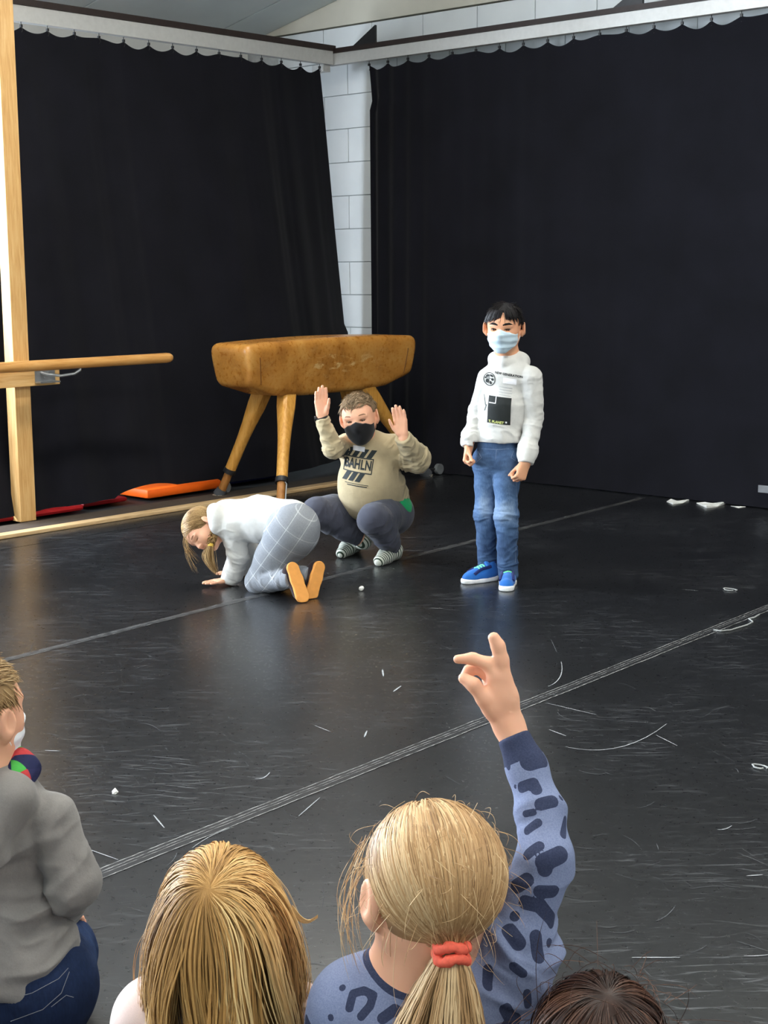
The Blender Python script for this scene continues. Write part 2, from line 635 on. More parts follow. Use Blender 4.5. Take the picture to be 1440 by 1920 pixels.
M_BARRE = m_wood('varnished_beech', srgb(176, 120, 62), srgb(200, 146, 82), srgb(216, 168, 106), 0.35, ax=1)
M_SKIRT = m_wood('oak_strip', srgb(176, 142, 98), srgb(202, 170, 126), srgb(218, 190, 150), 0.5, ax=1)
M_LEGWOOD = m_wood('ash_leg', srgb(176, 118, 46), srgb(204, 146, 66), srgb(222, 170, 92), 0.35)
def m_block():
    t = NT('painted_block', 0.7, 0.3)
    v = t.co()
    g = t.n('ShaderNodeNewGeometry')
    f = t.noise(g.outputs['Position'], 2.0, 4)
    t.col(t.ramp(f, [(0.3, srgb(214, 219, 222)), (0.7, srgb(226, 230, 232))]))
    t.bump(t.noise(v, 90, 4), 0.15, 0.003)
    return t.m
M_BLOCK = m_block()
M_JOINT = plain('mortar_joint', srgb(186, 189, 190), 0.9)
M_WALL = plain('white_wall_paint', srgb(222, 222, 218), 0.8, var=0.03, scale=4)
M_UPPER = plain('cream_wall_paint', srgb(206, 202, 188), 0.8, var=0.04, scale=4)
M_CEIL = plain('pale_ceiling_board', srgb(204, 212, 210), 0.8, var=0.04, scale=3)
M_ALU = plain('grey_aluminium', srgb(190, 190, 188), 0.45, 0.5, 0.2, 0.05)
M_BROWN = plain('brown_painted_steel', srgb(44, 34, 32), 0.5, var=0.15)
M_STEEL = plain('galvanised_steel', srgb(172, 176, 178), 0.35, 0.5, 0.7, 0.1)
M_DARKMETAL = plain('dark_metal', srgb(40, 40, 42), 0.45, 0.5, 0.4, 0.15)
M_RUBBER = plain('grey_rubber', srgb(66, 68, 72), 0.7)
M_RUBBERL = plain('pale_rubber', srgb(196, 186, 168), 0.8)
def m_curtain():
    t = NT('black_molton', 0.95, 0.1)
    v = t.co()
    f = t.noise(v, 3, 4); g = t.noise(v, 600, 2)
    t.col(t.ramp(t.math('ADD', t.math('MULTIPLY', f, 0.7), t.math('MULTIPLY', g, 0.3)), [(0.3, srgb(15, 15, 20)), (0.7, srgb(23, 23, 30))]))
    t.set('Sheen Weight', 0.06)
    t.bump(g, 0.1, 0.002)
    return t.m
M_CURTAIN = m_curtain()

# -- floor: sub floor, vinyl lanes, tape over the seams
floor = struct(MB().box((XL, YF, -0.12), (XR, YB, -0.004)).build('floor', M_SUB))
def line_x(p, q, y):
    return p[0] + (q[0] - p[0]) * (y - p[1]) / (q[1] - p[1])
LA = (on_floor(185, 1640), on_floor(1440, 1140)); LB = (on_floor(37, 1231), on_floor(1200, 935))
YE = 8.36
seams = [lambda y: -6.74, lambda y: line_x(*LB, y), lambda y: line_x(*LA, y), lambda y: line_x(*LA, y) + 2.0, lambda y: line_x(*LA, y) + 4.0,
         lambda y: line_x(*LA, y) + 6.0]
edge0 = lambda y: -7.0
allx = [edge0] + seams + [lambda y: XR]
for i in range(len(allx) - 1):
    g = 0.004
    a0, a1 = allx[i](YF) + g, allx[i](YE) + g; b0, b1 = allx[i + 1](YF) - g, allx[i + 1](YE) - g
    b0 = min(b0, XR); b1 = min(b1, XR)
    V = [(a0, YF, -.004), (b0, YF, -.004), (b1, YE, -.004), (a1, YE, -.004), (a0, YF, 0), (b0, YF, 0), (b1, YE, 0), (a1, YE, 0)]
    MB().add(V, [(0, 3, 2, 1), (4, 5, 6, 7), (0, 1, 5, 4), (1, 2, 6, 5), (2, 3, 7, 6), (3, 0, 4, 7)]).build('vinyl_lane', M_FLOOR, floor)
def tape(fx, y0, y1, w=0.032):
    n = 60; V = []; F = []; U = []
    for i in range(n + 1):
        y = y0 + (y1 - y0) * i / n; x = fx(y)
        for u in (-1, -0.5, 0, 0.5, 1):
            V.append((x + u * w, y, 0.0012)); U.append(u)
    for i in range(n):
        for j in range(4):
            F.append((i * 5 + j, i * 5 + j + 1, i * 5 + j + 6, i * 5 + j + 5))
    me = mesh_np('seam_tape', V, F); attr(me, 'u', U)
    return link('seam_tape', me, floor, [M_TAPE])
tape(seams[1], YF + 1, 8.1, 0.020); tape(seams[2], YF + 1, 8.1, 0.028); tape(seams[3], YF + 1, 8.1)
# scuffs in the vinyl, thin slivers lying on it
M_SCUFF = plain('worn_vinyl_scratch', srgb(140, 142, 144), 0.7)
M_SCUFF2 = plain('faint_vinyl_scratch', srgb(74, 76, 79), 0.6)
def sliver(mb, pts, w):
    P = [on_floor(*p, 0.0015) for p in pts]
    n = len(P); L = []; Rr = []
    for i, p in enumerate(P):
        d = unit(P[min(i + 1, n - 1)] - P[max(i - 1, 0)]); s = np.array([-d[1], d[0], 0])
        ww = w * .6 * (0.35 + 0.65 * math.sin(math.pi * (i + 0.5) / n))
        L.append(p + s * ww); Rr.append(p - s * ww)
    mb.add(L + Rr, [(i, i + 1, n + i + 1, n + i) for i in range(n - 1)])
def arc(p, q, bulge, n=10):
    p = np.array(p, float); q = np.array(q, float); d = q - p; s = np.array([-d[1], d[0]])
    return [tuple(p + d * t + s * bulge * 4 * t * (1 - t)) for t in np.linspace(0, 1, n)]
mb = MB()
for p, q, b, w in [((717, 1255), (719, 1268), 0, .006), ((737, 1297), (752, 1286), 0, .006), ((683, 1382), (688, 1370), 0, .005), ((478, 1460), (506, 1448), .15, .004),
                   ((1028, 1287), (1052, 1240), .22, .003), ((1060, 1400), (1250, 1357), .12, .0035), ((1230, 1378), (1270, 1398), 0, .003),
                   ((1025, 1318), (1118, 1340), 0, .003), ((560, 1530), (600, 1495), 0, .003), ((1185, 1795), (1275, 1795), 0, .0035), ((1395, 1792), (1440, 1790), .02, .003),
                   ((288, 1528), (308, 1552), 0, .004), ((1400, 1642), (1430, 1640), 0, .004), ((805, 1140), (832, 1141), 0, .003), ((360, 1590), (440, 1550), -.05, .002),
                   ((84, 1407), (112, 1408), 0, .004), ((160, 1590), (222, 1612), 0, .003), ((1030, 1368), (1062, 1380), 0, .004), ((1345, 1555), (1372, 1548), .1, .0035),
                   ((590, 1360), (620, 1372), 0, .003), ((1280, 1105), (1310, 1108), 0, .003)]:
    sliver(mb, arc(p, q, b), w)
o = mb.build('scuff_marks', M_SCUFF, floor); o['kind'] = 'stuff'
mb = MB(); rs = random.Random(11)
for i in range(300):
    x = rs.uniform(0, 1440); y = rs.uniform(1010, 1900)
    if y < 1150 and rs.random() < .5:
        continue
    a = rs.gauss(0.15, 0.5); L = rs.uniform(8, 55) * (0.4 + (y - 900) / 900)
    sliver(mb, arc((x, y), (x + L * math.cos(a), y + L * math.sin(a) * 0.6), rs.uniform(-.12, .12), 6), rs.uniform(.0006, .002))
o = mb.build('faint_scuff_marks', M_SCUFF2, floor); o['kind'] = 'stuff'

# -- walls
wb = struct(MB().box((XL - 0.2, YB + 0.02, 0), (XR + .2, YB + 0.25, 3.27)).build('wall_back', M_JOINT))
MB().box((XL - .2, YB, 3.28), (XR + .2, YB + 0.25, 5.4)).build('upper_wall', M_UPPER, wb)
# blocks 0.5 x 0.25 laid in running bond; those the gap between the curtains and the strip above the rail show
gp = 0.003
for r in range(13):
    z0 = 0.02 + 0.25 * r
    off = 0.0 if (r % 2 == 1) else 0.25
    for k in range(-3, 6):
        x0 = -8.0 + off + 0.5 * k
        if x0 < XL:
            continue
        me = None
        t = MB().box((x0 + gp, YB, z0 + gp), (x0 + 0.5 - gp, YB + 0.03, z0 + 0.25 - gp), 0.002)
        t.build('wall_block', M_BLOCK, wb)
MB().box((-5.2, YB + .008, 0), (XR + .2, YB + .03, 3.27)).build('plaster_field', M_BLOCK, wb)
wl = struct(MB().box((XL - 0.25, YF, 0), (XL, -2.7, 4)).box((XL - .25, -2.7, 0), (XL, 4.3, 0.9)).box((XL - .25, -2.7, 3.0), (XL, 4.3, 4)).box((XL - .25, 4.3, 0), (XL, YB, 4)).build('wall_left', M_WALL))
wf = struct(MB().box((XL, YF - 0.2, 0), (XR, YF, 5.2)).build('wall_front', M_WALL))
wr = struct(MB().box((XR, YF, 0), (XR + 0.2, YB, 5.2)).build('wall_right', M_WALL))
# -- sloping ceiling with board joints
def cbox(x0, x1, y0, y1, th=0.1, dz=0.0):
    a, b = ceil_z(x0) + dz, ceil_z(x1) + dz
    return [(x0, y0, a), (x1, y0, b), (x1, y1, b), (x0, y1, a), (x0, y0, a + th), (x1, y0, b + th), (x1, y1, b + th), (x0, y1, a + th)], \
           [(0, 3, 2, 1), (4, 5, 6, 7), (0, 1, 5, 4), (1, 2, 6, 5), (2, 3, 7, 6), (3, 0, 4, 7)]
ce = struct(MB().add(*cbox(XL, -2, YF, YB, .1, .02)).add(*cbox(-2, XR, YF, YB, .1, .02)).build('ceiling', M_BROWN))
ys = [8.45, 8.01, 6.69, 5.37, 4.05, 2.73, 1.41, 0.09, -1.23, -2.55, -3.87, -5.5]
for a, b in zip(ys[:-1], ys[1:]):
    MB().add(*cbox(XL, -2, b + .008, a - .008, .018)).build('ceiling_board', M_CEIL, ce)
    MB().add(*cbox(-2, XR, b + .008, a - .008, .018)).build('ceiling_board', M_CEIL, ce)
# -- windows in the left wall before the curtain
_g = NT('window_glass', 0.05, 0.5); _tr = _g.n('ShaderNodeBsdfTransparent'); _gl = _g.n('ShaderNodeBsdfGlossy'); _mx = _g.n('ShaderNodeMixShader')
_gl.inputs['Roughness'].default_value = 0.03; _mx.inputs[0].default_value = 0.06
_g.l(_tr.outputs[0], _mx.inputs[1]); _g.l(_gl.outputs[0], _mx.inputs[2]); _g.l(_mx.outputs[0], _g.t.nodes['Material Output'].inputs['Surface'])
M_GLASS = _g.m
for i in range(3):
    y0 = -2.7 + i * 7.0 / 3; y1 = y0 + 7.0 / 3
    w = MB().box((XL - .16, y0, .9), (XL - .08, y0 + .07, 3.0)).box((XL - .16, y1 - .07, .9), (XL - .08, y1, 3.0)).box((XL - .16, y0, .9), (XL - .08, y1, .97)).box((XL - .16, y0, 2.93), (XL - .08, y1, 3.0))
    w = struct(w.build('window_%d' % (i + 1), M_WALL))
    MB().box((XL - .13, y0 + .07, .97), (XL - .12, y1 - .07, 2.93)).build('pane', M_GLASS, w)

# -- edge strip of the dance floor, dark board behind it
o = MB().box((-7.085, 2.2, 0), (-7.0, 7.7, 0.022), 0.004).build('trim_1', M_SKIRT); struct(o)
o = MB().box((-7.33, 2.2, 0), (-7.085, 7.7, 0.012)).build('trim_2', plain('brown_board', srgb(74, 64, 56), .7)); struct(o)

# -- curtain rails
rail = empty('curtain_rail', (-7.9, 8.2, 2.95), 'grey aluminium curtain rail under a brown profile, running along the left wall', 'curtain rail')
o0 = (-7.9, 8.2, 2.95)
MB().box((-7.93, 2.0, 2.95), (-7.87, 8.16, 3.045)).build('channel', M_ALU, rail, origin=o0)
MB().box((-7.97, 2.0, 3.046), (-7.86, 8.18, 3.085)).build('top_profile', M_BROWN, rail, origin=o0)
railb = empty('curtain_rail', (-7.9, 8.2, 2.95), 'grey aluminium curtain rail running along the right wall with dark triangular brackets', 'curtain rail')
MB().box((-7.95, 8.17, 2.95), (0.5, 8.23, 3.03)).build('channel', M_ALU, railb, origin=o0)
MB().box((-7.95, 8.16, 3.031), (0.5, 8.26, 3.065)).build('top_profile', M_BROWN, railb, origin=o0)
MB().box((-8.02, 8.09, 2.90), (-7.9, 8.16, 2.95)).build('corner_plate', M_ALU, railb, origin=o0)
for x in (-7.47, -5.23, -3.0, -.8):
    V = [(x - .22, 8.18, 3.066), (x, 8.18, 3.066), (x, 8.18, 3.19), (x - .22, 8.2, 3.066), (x, 8.2, 3.066), (x, 8.2, 3.19)]
    MB().add(V, [(0, 1, 2), (5, 4, 3), (0, 3, 4, 1), (1, 4, 5, 2), (2, 5, 3, 0)]).build('bracket', M_DARKMETAL, railb, origin=o0)

# -- curtains
def curtain(name, u0, u1, fpos, ztop, label, step=0.2, nz=46, du=0.016):
    """u runs along the rail; fpos(u, z01, fold) -> point"""
    nu = int((u1 - u0) / du)
    U = np.linspace(u0, u1, nu + 1); Z = np.linspace(0, 1, nz + 1)
    ph = (U - u0) / step
    sag = np.abs(np.sin(np.pi * ph)) ** 0.8
    V = []
    for j, z in enumerate(Z):
        for i, u in enumerate(U):
            top = 1 - (0.028 + 0.014 * math.sin(u * 5.3) + .008 * math.sin(u * 11.7)) * sag[i] / ztop
            V.append(fpos(u, z * top, ph[i]))
    V = np.array(V)
    F = [(j * (nu + 1) + i, j * (nu + 1) + i + 1, (j + 1) * (nu + 1) + i + 1, (j + 1) * (nu + 1) + i) for j in range(nz) for i in range(nu)]
    root = empty(name, V[0], label, 'curtain')
    me = mesh_np('drape', V - V[0], F); link('drape', me, root, [M_CURTAIN])
    k = 0
    hook = None
    while u0 + k * step <= u1 + 1e-6:
        p = np.array(fpos(u0 + k * step, 1.0, k))
        if hook is None:
            t = MB().tube([(0, 0, -.035), (.006, .006, -.02), (0, 0, 0), (0, 0, .03)], .0028, 6).box((-.007, -.007, -.005), (.007, .007, .012))
            ho = t.build('hook', M_DARKMETAL, root); hook = ho.data
        else:
            ho = link('hook', hook, root)
        ho.location = tuple(p - V[0]); k += 1
    return root
def nz1(a, b=0.0):
    return float(vnoise(np.array([[a, b, 0.5]]))[0])
_ln = [nz1(i * 0.5) for i in range(400)]
def pl(u, s, seed):
    q = u * s + seed * 13.7
    i = int(math.floor(q)); f = q - i; f = f * f * (3 - 2 * f)
    return _ln[i % 400] * (1 - f) + _ln[(i + 1) % 400] * f
ZT = 2.922
def left_pos(u, z, ph):                     # u: metres from the corner edge toward the camera
    y = 8.06 - u
    edge = math.exp(-u / 0.5)
    y += 0.34 * (1 - z) ** 0.9 * edge       # the free edge swings out towards the floor
    if z < .34 and u < .3:
        y += 0.03 * (1 - u / .3)
    k = (1 - z)
    fold = 0.055 * pl(u, 3.1, 1) + 0.035 * pl(u + 0.05 * math.sin(z * 3), 8.0, 2) + 0.02 * pl(u, 17, 3) * (0.4 + .6 * z)
    x = -7.9 + 0.42 * k ** 1.3 * (1 - .92 * math.exp(-u / .35)) + fold * (0.45 + 0.75 * min(1, k * 2.5))
    hem = 0.035 + 0.03 * (pl(u, 2.2, 5) + 0.4)
    if 1.75 < u < 2.35:                      # lifted where the orange mat sticks out
        hem += 0.06 * math.sin((u - 1.75) / 0.6 * math.pi) ** 0.5
    return (x, y, hem + z * (ZT - hem))
curtain('curtain', 0.0, 3.26, left_pos, ZT, 'black molton stage curtain on the left wall behind the wooden post and gym horse')
def right_pos(u, z, ph):
    x = -7.56 + u
    k = (1 - z)
    g = math.exp(-u / 0.55)
    fold = (0.012 + .045 * g) * pl(u, 9.0, 7) + 0.03 * pl(u, 1.3, 8) + .03 * g * math.sin(u * 38)
    if u < .35:
        x += .035 * math.sin(z * 9.5) * (z > .9) * (1 - u / .35)
    return (x, 8.2 + fold * (0.5 + 0.6 * k) - 0.02 * k, 0.008 + z * (ZT - 0.008))
curtain('curtain', 0.0, 7.6, right_pos, ZT, 'wide black molton stage curtain along the right wall behind the standing child')

# -- strip lamps under the ceiling
_e = NT('lamp_diffuser', 0.5); _e.b.inputs['Emission Color'].default_value = (1.0, 0.95, 0.87, 1); _e.b.inputs['Emission Strength'].default_value = LAMP
_e.b.inputs['Base Color'].default_value = (0.8, 0.8, 0.8, 1)
for k, (lx, ly) in enumerate([(-5.6, 5.4), (-5.6, 1.6), (-2.2, 5.4), (-2.2, 1.6), (1.2, 5.4), (1.2, 1.6), (-2.2, -2.4)]):
    z = 3.75
    where = ['front left', 'left', 'front', 'middle', 'front right', 'right', 'rear'][k]
    lp = empty('ceiling_lamp', (lx, ly, z), 'long white strip lamp under the ceiling, %s of the rows' % where, 'lamp', 'ceiling strip lamps')
    MB().box((-.05, -.8, 0), (.05, .8, .07), .006).build('housing', M_ALU, lp)
    MB().box((-.15, -.78, -.035), (.15, .78, -.001), .006).build('diffuser', _e.m, lp)
    for s in (-.6, .6):
        MB().tube([(0, s, .07), (0, s, ceil_z(lx) - z + .02)], .006, 6).build('hanger', M_STEEL, lp)
# ================================================================== post and barre
post = empty('wooden_post', (-7.39, 4.99, 0), 'tall square pine post at the left edge, in front of the black curtain', 'post')
MB().box((-.045, -.052, 0.012), (.045, .055, 3.6), .003).build('timber', M_PINE, post)
MB().box((.045, -.5, .805), (.085, .235, .925), .004).build('cross_rail', M_PINE_Y, post)
barre = empty('ballet_barre', (-7.18, 4.4, .93), 'round wooden ballet barre on a bent steel bracket, reaching out from the post', 'barre')
# the bar itself, round ended
MB().tube([(0, -2.6, .004), (0, 1.53, 0.0), (0, 1.555, 0), (0, 1.57, 0), (0, 1.577, 0)], [.031, .031, .028, .02, .008], 20).build('bar', M_BARRE, barre, smooth=True)
for yy in (0.72, -1.6):
    br = MB().box((-.13, yy - .07, -.105), (-.122, yy + .07, .0)).box((-.13, yy - .07, -.108), (-.07, yy + .07, -.1)).build('bracket', M_STEEL, barre)
    MB().tube([(-.12, yy - .03, -.05), (-.09, yy + .0, -.062), (-.05, yy + .06, -.07), (-.015, yy + .13, -.06), (0, yy + .16, -.04), (0, yy + .165, -.02)], .0085, 10).build('bent_rod', M_STEEL, br, smooth=True)
    for q in ((-.03, -.05), (.03, -.05), (0, -.08), (-.045, -.025)):
        MB().tube([(-.122, yy + q[0], q[1]), (-.117, yy + q[0], q[1])], .006, 6).build('screw', M_STEEL, br)

# ================================================================== gym horse
def m_leather():
    t = NT('old_leather', 0.38, 0.45)
    v = t.co()
    a = t.noise(v, 5, 6, 0.65); b = t.noise(v, 40, 5, 0.6)
    c = t.ramp(t.math('ADD', t.math('MULTIPLY', a, 0.85), t.math('MULTIPLY', b, 0.15)),
               [(0.3, srgb(140, 88, 34)), (0.5, srgb(178, 120, 52)), (0.68, srgb(196, 144, 74))])
    # worn pale scuffs
    m = t.n('ShaderNodeMapping'); m.inputs['Scale'].default_value = (8, 5, 16); t.l(v, m.inputs['Vector'])
    w = t.ramp(t.noise(m.outputs[0], 1.6, 7, 0.72, 0.5), [(0.55, 0.0), (0.62, 1.0)])
    msk = t.attr('wear')
    t.col(t.mix(t.math('MULTIPLY', w, msk), c, srgb(214, 178, 120)))
    t.set('Roughness', t.ramp(b, [(0.3, 0.22), (0.7, 0.42)]))
    t.bump(t.math('ADD', b, t.math('MULTIPLY', a, 2.0)), 0.2, 0.004)
    return t.m
M_LEATHER = m_leather()
HB = np.array([-6.9, 6.98, 0.0])
horse = empty('gym_horse', HB, 'old brown leather gym horse on splayed wooden legs in front of the curtains', 'gym horse')
hc = HB + [0, 0, .845]
def hpost(P, d):
    X = P - HB
    s = np.abs(X[..., 1])
    zb = 0.662 + 0.035 * np.clip((s - 0.25) / .5, 0, 2) ** 1.0 + np.clip(s - .52, 0, 1) * .22
    d = smax(d, zb - X[..., 2] + 0.15 * np.maximum(0, np.abs(X[..., 0]) - .12), 0.012)
    taper = np.abs(X[..., 0]) - (.185 - 0.16 * np.maximum(0.93 - X[..., 2], 0))
    d = smax(d, taper, 0.04)
    end = s - (.80 - .18 * (1.0 - X[..., 2]))
    return smax(d, end, 0.03)
V, F = field_mesh([rbox(hc + [0, 0, 0], (.195, .80, .185), None, .06, .01)], 0.009, hpost)
V[:, 2] += -0.018 * (np.abs(V[:, 1] - HB[1]) / .78) ** 2 * np.clip((V[:, 2] - .78) / .2, 0, 1)
me = mesh_np('leather_body', V - HB, F)
X = V - HB
attr(me, 'wear', np.clip(1.2 - np.abs(X[:, 1] - .05) / .5, 0.15, 1) * np.clip(1 - np.abs(X[:, 2] - .86) / .12, .1, 1))
body = link('leather_body', me, horse, [M_LEATHER])
M_SEAM = plain('leather_seam', srgb(104, 62, 26), 0.5)
bvh = BVHTree.FromPolygons([tuple(v) for v in V], [tuple(f) for f in F])
def seam(path):
    pts = []
    for p, d in path:
        h = bvh.ray_cast(Vector(HB + p), Vector(d), 1.0)
        if h[0] is not None:
            pts.append(np.array(h[0]) - HB)
    if len(pts) > 2:
        MB().tube(pts, .0035, 6).build('seam', M_SEAM, body, smooth=True)
for sy in (-.70, .70):
    seam([((.5, sy * (1 - .2 * (1 - z)), z), (-1, 0, 0)) for z in np.linspace(.76, .93, 12)])
def leg(top, foot, near):
    g = empty('leg_tmp', (0, 0, 0)); bpy.data.objects.remove(g)
    top = np.asarray(top, float); foot = np.asarray(foot, float)
    ax = unit(foot - top); L = np.linalg.norm(foot - top)
    a = unit(np.cross(ax, np.array([0, 1.0, 0]))); b = np.cross(ax, a)
    secs = []
    n = 16
    for s, r, sq in ((-.10, .052, 1), (0, .052, 1), (.14, .05, .95), (.22, .047, .7), (.32, .043, .35), (.42, .040, .1), (.52, .038, 0), (.70, .036, 0), (.745, .036, 0)):
        ring = []
        for j in range(n):
            th = 2 * math.pi * (j + .5) / n
            c, sn = math.cos(th), math.sin(th)
            m = max(abs(c), abs(sn))
            rr = r * (sq * min(1 / m, 1.28) + (1 - sq))
            ring.append(top + ax * (s if s <= 0 else s / .745 * L * .745) + rr * (c * a + sn * b))
        secs.append(ring)
    lg = MB().sweep(secs).build('leg', M_LEGWOOD, horse, smooth=True)
    at = lambda s: top + ax * L * s
    MB().tube([at(.735), at(.775)], .042, 20).build('clamp_ring', M_DARKMETAL, lg, smooth=True)
    MB().tube([at(.76), at(.955)], .027, 20).build('extension', M_LEGWOOD2, lg, smooth=True)
    MB().tube([at(.93), at(1.0) * [1, 1, 0] + [0, 0, .012]], [.034, .044], 16).build('rubber_shoe', M_RUBBER, lg, smooth=True)
    MB().tube([at(1.0) * [1, 1, 0] + [0, 0, .0], at(1.0) * [1, 1, 0] + [0, 0, .014]], [.04, .044], 16).build('foot_pad', M_RUBBERL, lg, smooth=True)
    side = unit((foot - top) * [1, 1, 0])
    # chain pin along the extension
    if near:
        MB().tube([at(.78) + a * .035, at(.80) + a * .05, at(.92) + a * .048, at(.94) + a * .03], .004, 6).build('chain', M_STEEL, lg)
    return lg, at
M_LEGWOOD2 = m_wood('worn_leg', srgb(134, 84, 36), srgb(160, 106, 50), srgb(178, 126, 70), 0.45)
lt = .70
f1 = on_floor(411, 931) - HB; f2 = on_floor(525, 958) - HB; f4 = on_floor(800, 893) - HB
f3 = np.array([-.42, f4[1] - .15, 0])
legs = [((-.09, -.42, lt), f1, 0), ((.07, -.36, lt), f2, 1), ((.08, .34, lt), f4, 0), ((-.08, .36, lt), f3, 0)]
for t_, f_, nr in legs:
    lg, at = leg(t_, f_, nr)
    if nr == 0:
        w = f_ + np.array([.03, .10, .0])
        if f_[1] < 0:
            w = f_ + np.array([-.05, .10, .035])
        c = w * [1, 1, 0] + [0, 0, .045]
        MB().tube([c - [.014, 0, 0], c + [.014, 0, 0]], .038, 18).build('castor', M_STEEL, lg, smooth=True)
        MB().tube([c, f_ + [0, 0, .05]], .009, 8).build('castor_arm', M_DARKMETAL, lg)

# ================================================================== mats under the curtain, small stuff on the floor
M_ORANGE = plain('orange_tarpaulin', srgb(236, 98, 20), 0.5, var=.06, scale=6)
M_RED = plain('red_tarpaulin', srgb(150, 22, 26), 0.5, var=.1, scale=6)
M_BLUE = plain('blue_tarpaulin', srgb(18, 24, 66), 0.5, var=.1, scale=6)
def mat_pad(name, x0, x1, y0, y1, h, m, label):
    r = tag(MB().box((x0, y0, .012), (x1, y1, h), .02).build(name, m, None, True, ((x0 + x1) / 2, (y0 + y1) / 2, .012)), label, 'gym mat')
    return r
mat_pad('gym_mat', -7.85, -7.47, 5.98, 6.62, .075, M_ORANGE, 'bright orange gym mat poking out under the left curtain')
mat_pad('gym_mat', -7.85, -7.42, 4.2, 5.45, .05, M_RED, 'dark red gym mat under the left curtain beside the wooden post')
mat_pad('gym_mat', -7.85, -7.50, 5.5, 5.85, .045, M_RED, 'short dark red gym mat end between the orange mat and the post')
mat_pad('gym_mat', -7.85, -7.55, 6.75, 7.3, .06, M_BLUE, 'dark blue gym mat under the left curtain behind the gym horse legs')
M_PAPER = plain('white_paper', srgb(232, 232, 226), 0.8)
M_PAPERG = plain('grey_sticker', srgb(120, 122, 126), 0.6)
def scrap(pts, label, m=M_PAPER, h=.006, grp=None):
    P = [on_floor(*p) for p in pts]; c = sum(P) / len(P)
    n = len(P)
    top = [p + [0, 0, h * (1.6 if i % 2 else .5)] for i, p in enumerate(P)]
    o = MB().add([p + [0, 0, .0008] for p in P] + top + [c + [0, 0, h * 1.3]], [tuple(range(n))[::-1]] + [(i, (i + 1) % n, n + (i + 1) % n, n + i) for i in range(n)] + [(n + i, n + (i + 1) % n, 2 * n) for i in range(n)]).build('paper_scrap', m, None, False, c)
    return tag(o, label, 'scrap', grp)
scrap([(1250, 941), (1258, 938), (1270, 940), (1292, 939), (1280, 944), (1262, 946)], 'small white paper scrap at the foot of the right curtain, nearer the standing child')
scrap([(1306, 944), (1322, 946), (1345, 946), (1360, 945), (1345, 951), (1325, 953)], 'long white paper scrap at the foot of the right curtain, farther right', h=.01)
scrap([(1370, 949), (1398, 951), (1385, 953)], 'thin pale sliver of paper at the right curtain hem, rightmost', h=.003)
scrap([(210, 1485), (216, 1483), (222, 1486), (217, 1490), (211, 1490)], 'tiny white crumb on the black floor beside the boy in grey')
pb = on_floor(677, 1108)
V, F = field_mesh([ball(pb + [0, 0, .011], .011, .004), ball(pb + [.004, .003, .014], .009, .004)], .002)
tag(link('paper_ball', mesh_np('paper_ball', V - pb, F), None, [M_PAPER]), 'tiny white paper ball on the floor behind the kneeling child', 'paper ball').location = tuple(pb)
def ring(px, py, rx, label, m, rr=.0025):
    c = on_floor(px, py)
    pts = []
    for i in range(23):
        a = i / 22 * 5.9
        pts.append(np.array([math.cos(a) * rx * (1 + .25 * math.sin(3 * a)), math.sin(a) * rx * .7, rr + .002]))
    tag(MB().tube(pts, rr, 6).build('hair_tie', m, None, True), label, 'hair tie').location = tuple(c)
M_CORD = plain('pale_cord', srgb(150, 152, 150), 0.6)
ring(1368, 1107, .03, 'thin grey looped band lying on the floor right of the standing child', M_CORD)
ring(1424, 1440, .022, 'pale looped band at the right edge of the black floor', M_CORD)
c = on_floor(1345, 1182)
pts = [on_floor(x, y, .004) - c for x, y in [(1338, 1181), (1352, 1183), (1370, 1181), (1400, 1172), (1412, 1166), (1404, 1160), (1414, 1158), (1424, 1152)]]
tag(MB().tube(pts, .003, 6).build('tape_curl', M_CORD, None, True), 'loose curl of peeled tape beside the near floor seam', 'tape').location = tuple(c)
tg = on_plane(1432, 916, 1, 8.15)
tag(MB().box((-.035, -.003, -.022), (.035, .0, .022)).build('curtain_label', M_PAPERG, None, False), 'grey fabric label sewn on the right curtain near the floor', 'label').location = (tg[0] + .01, 8.13, tg[2])
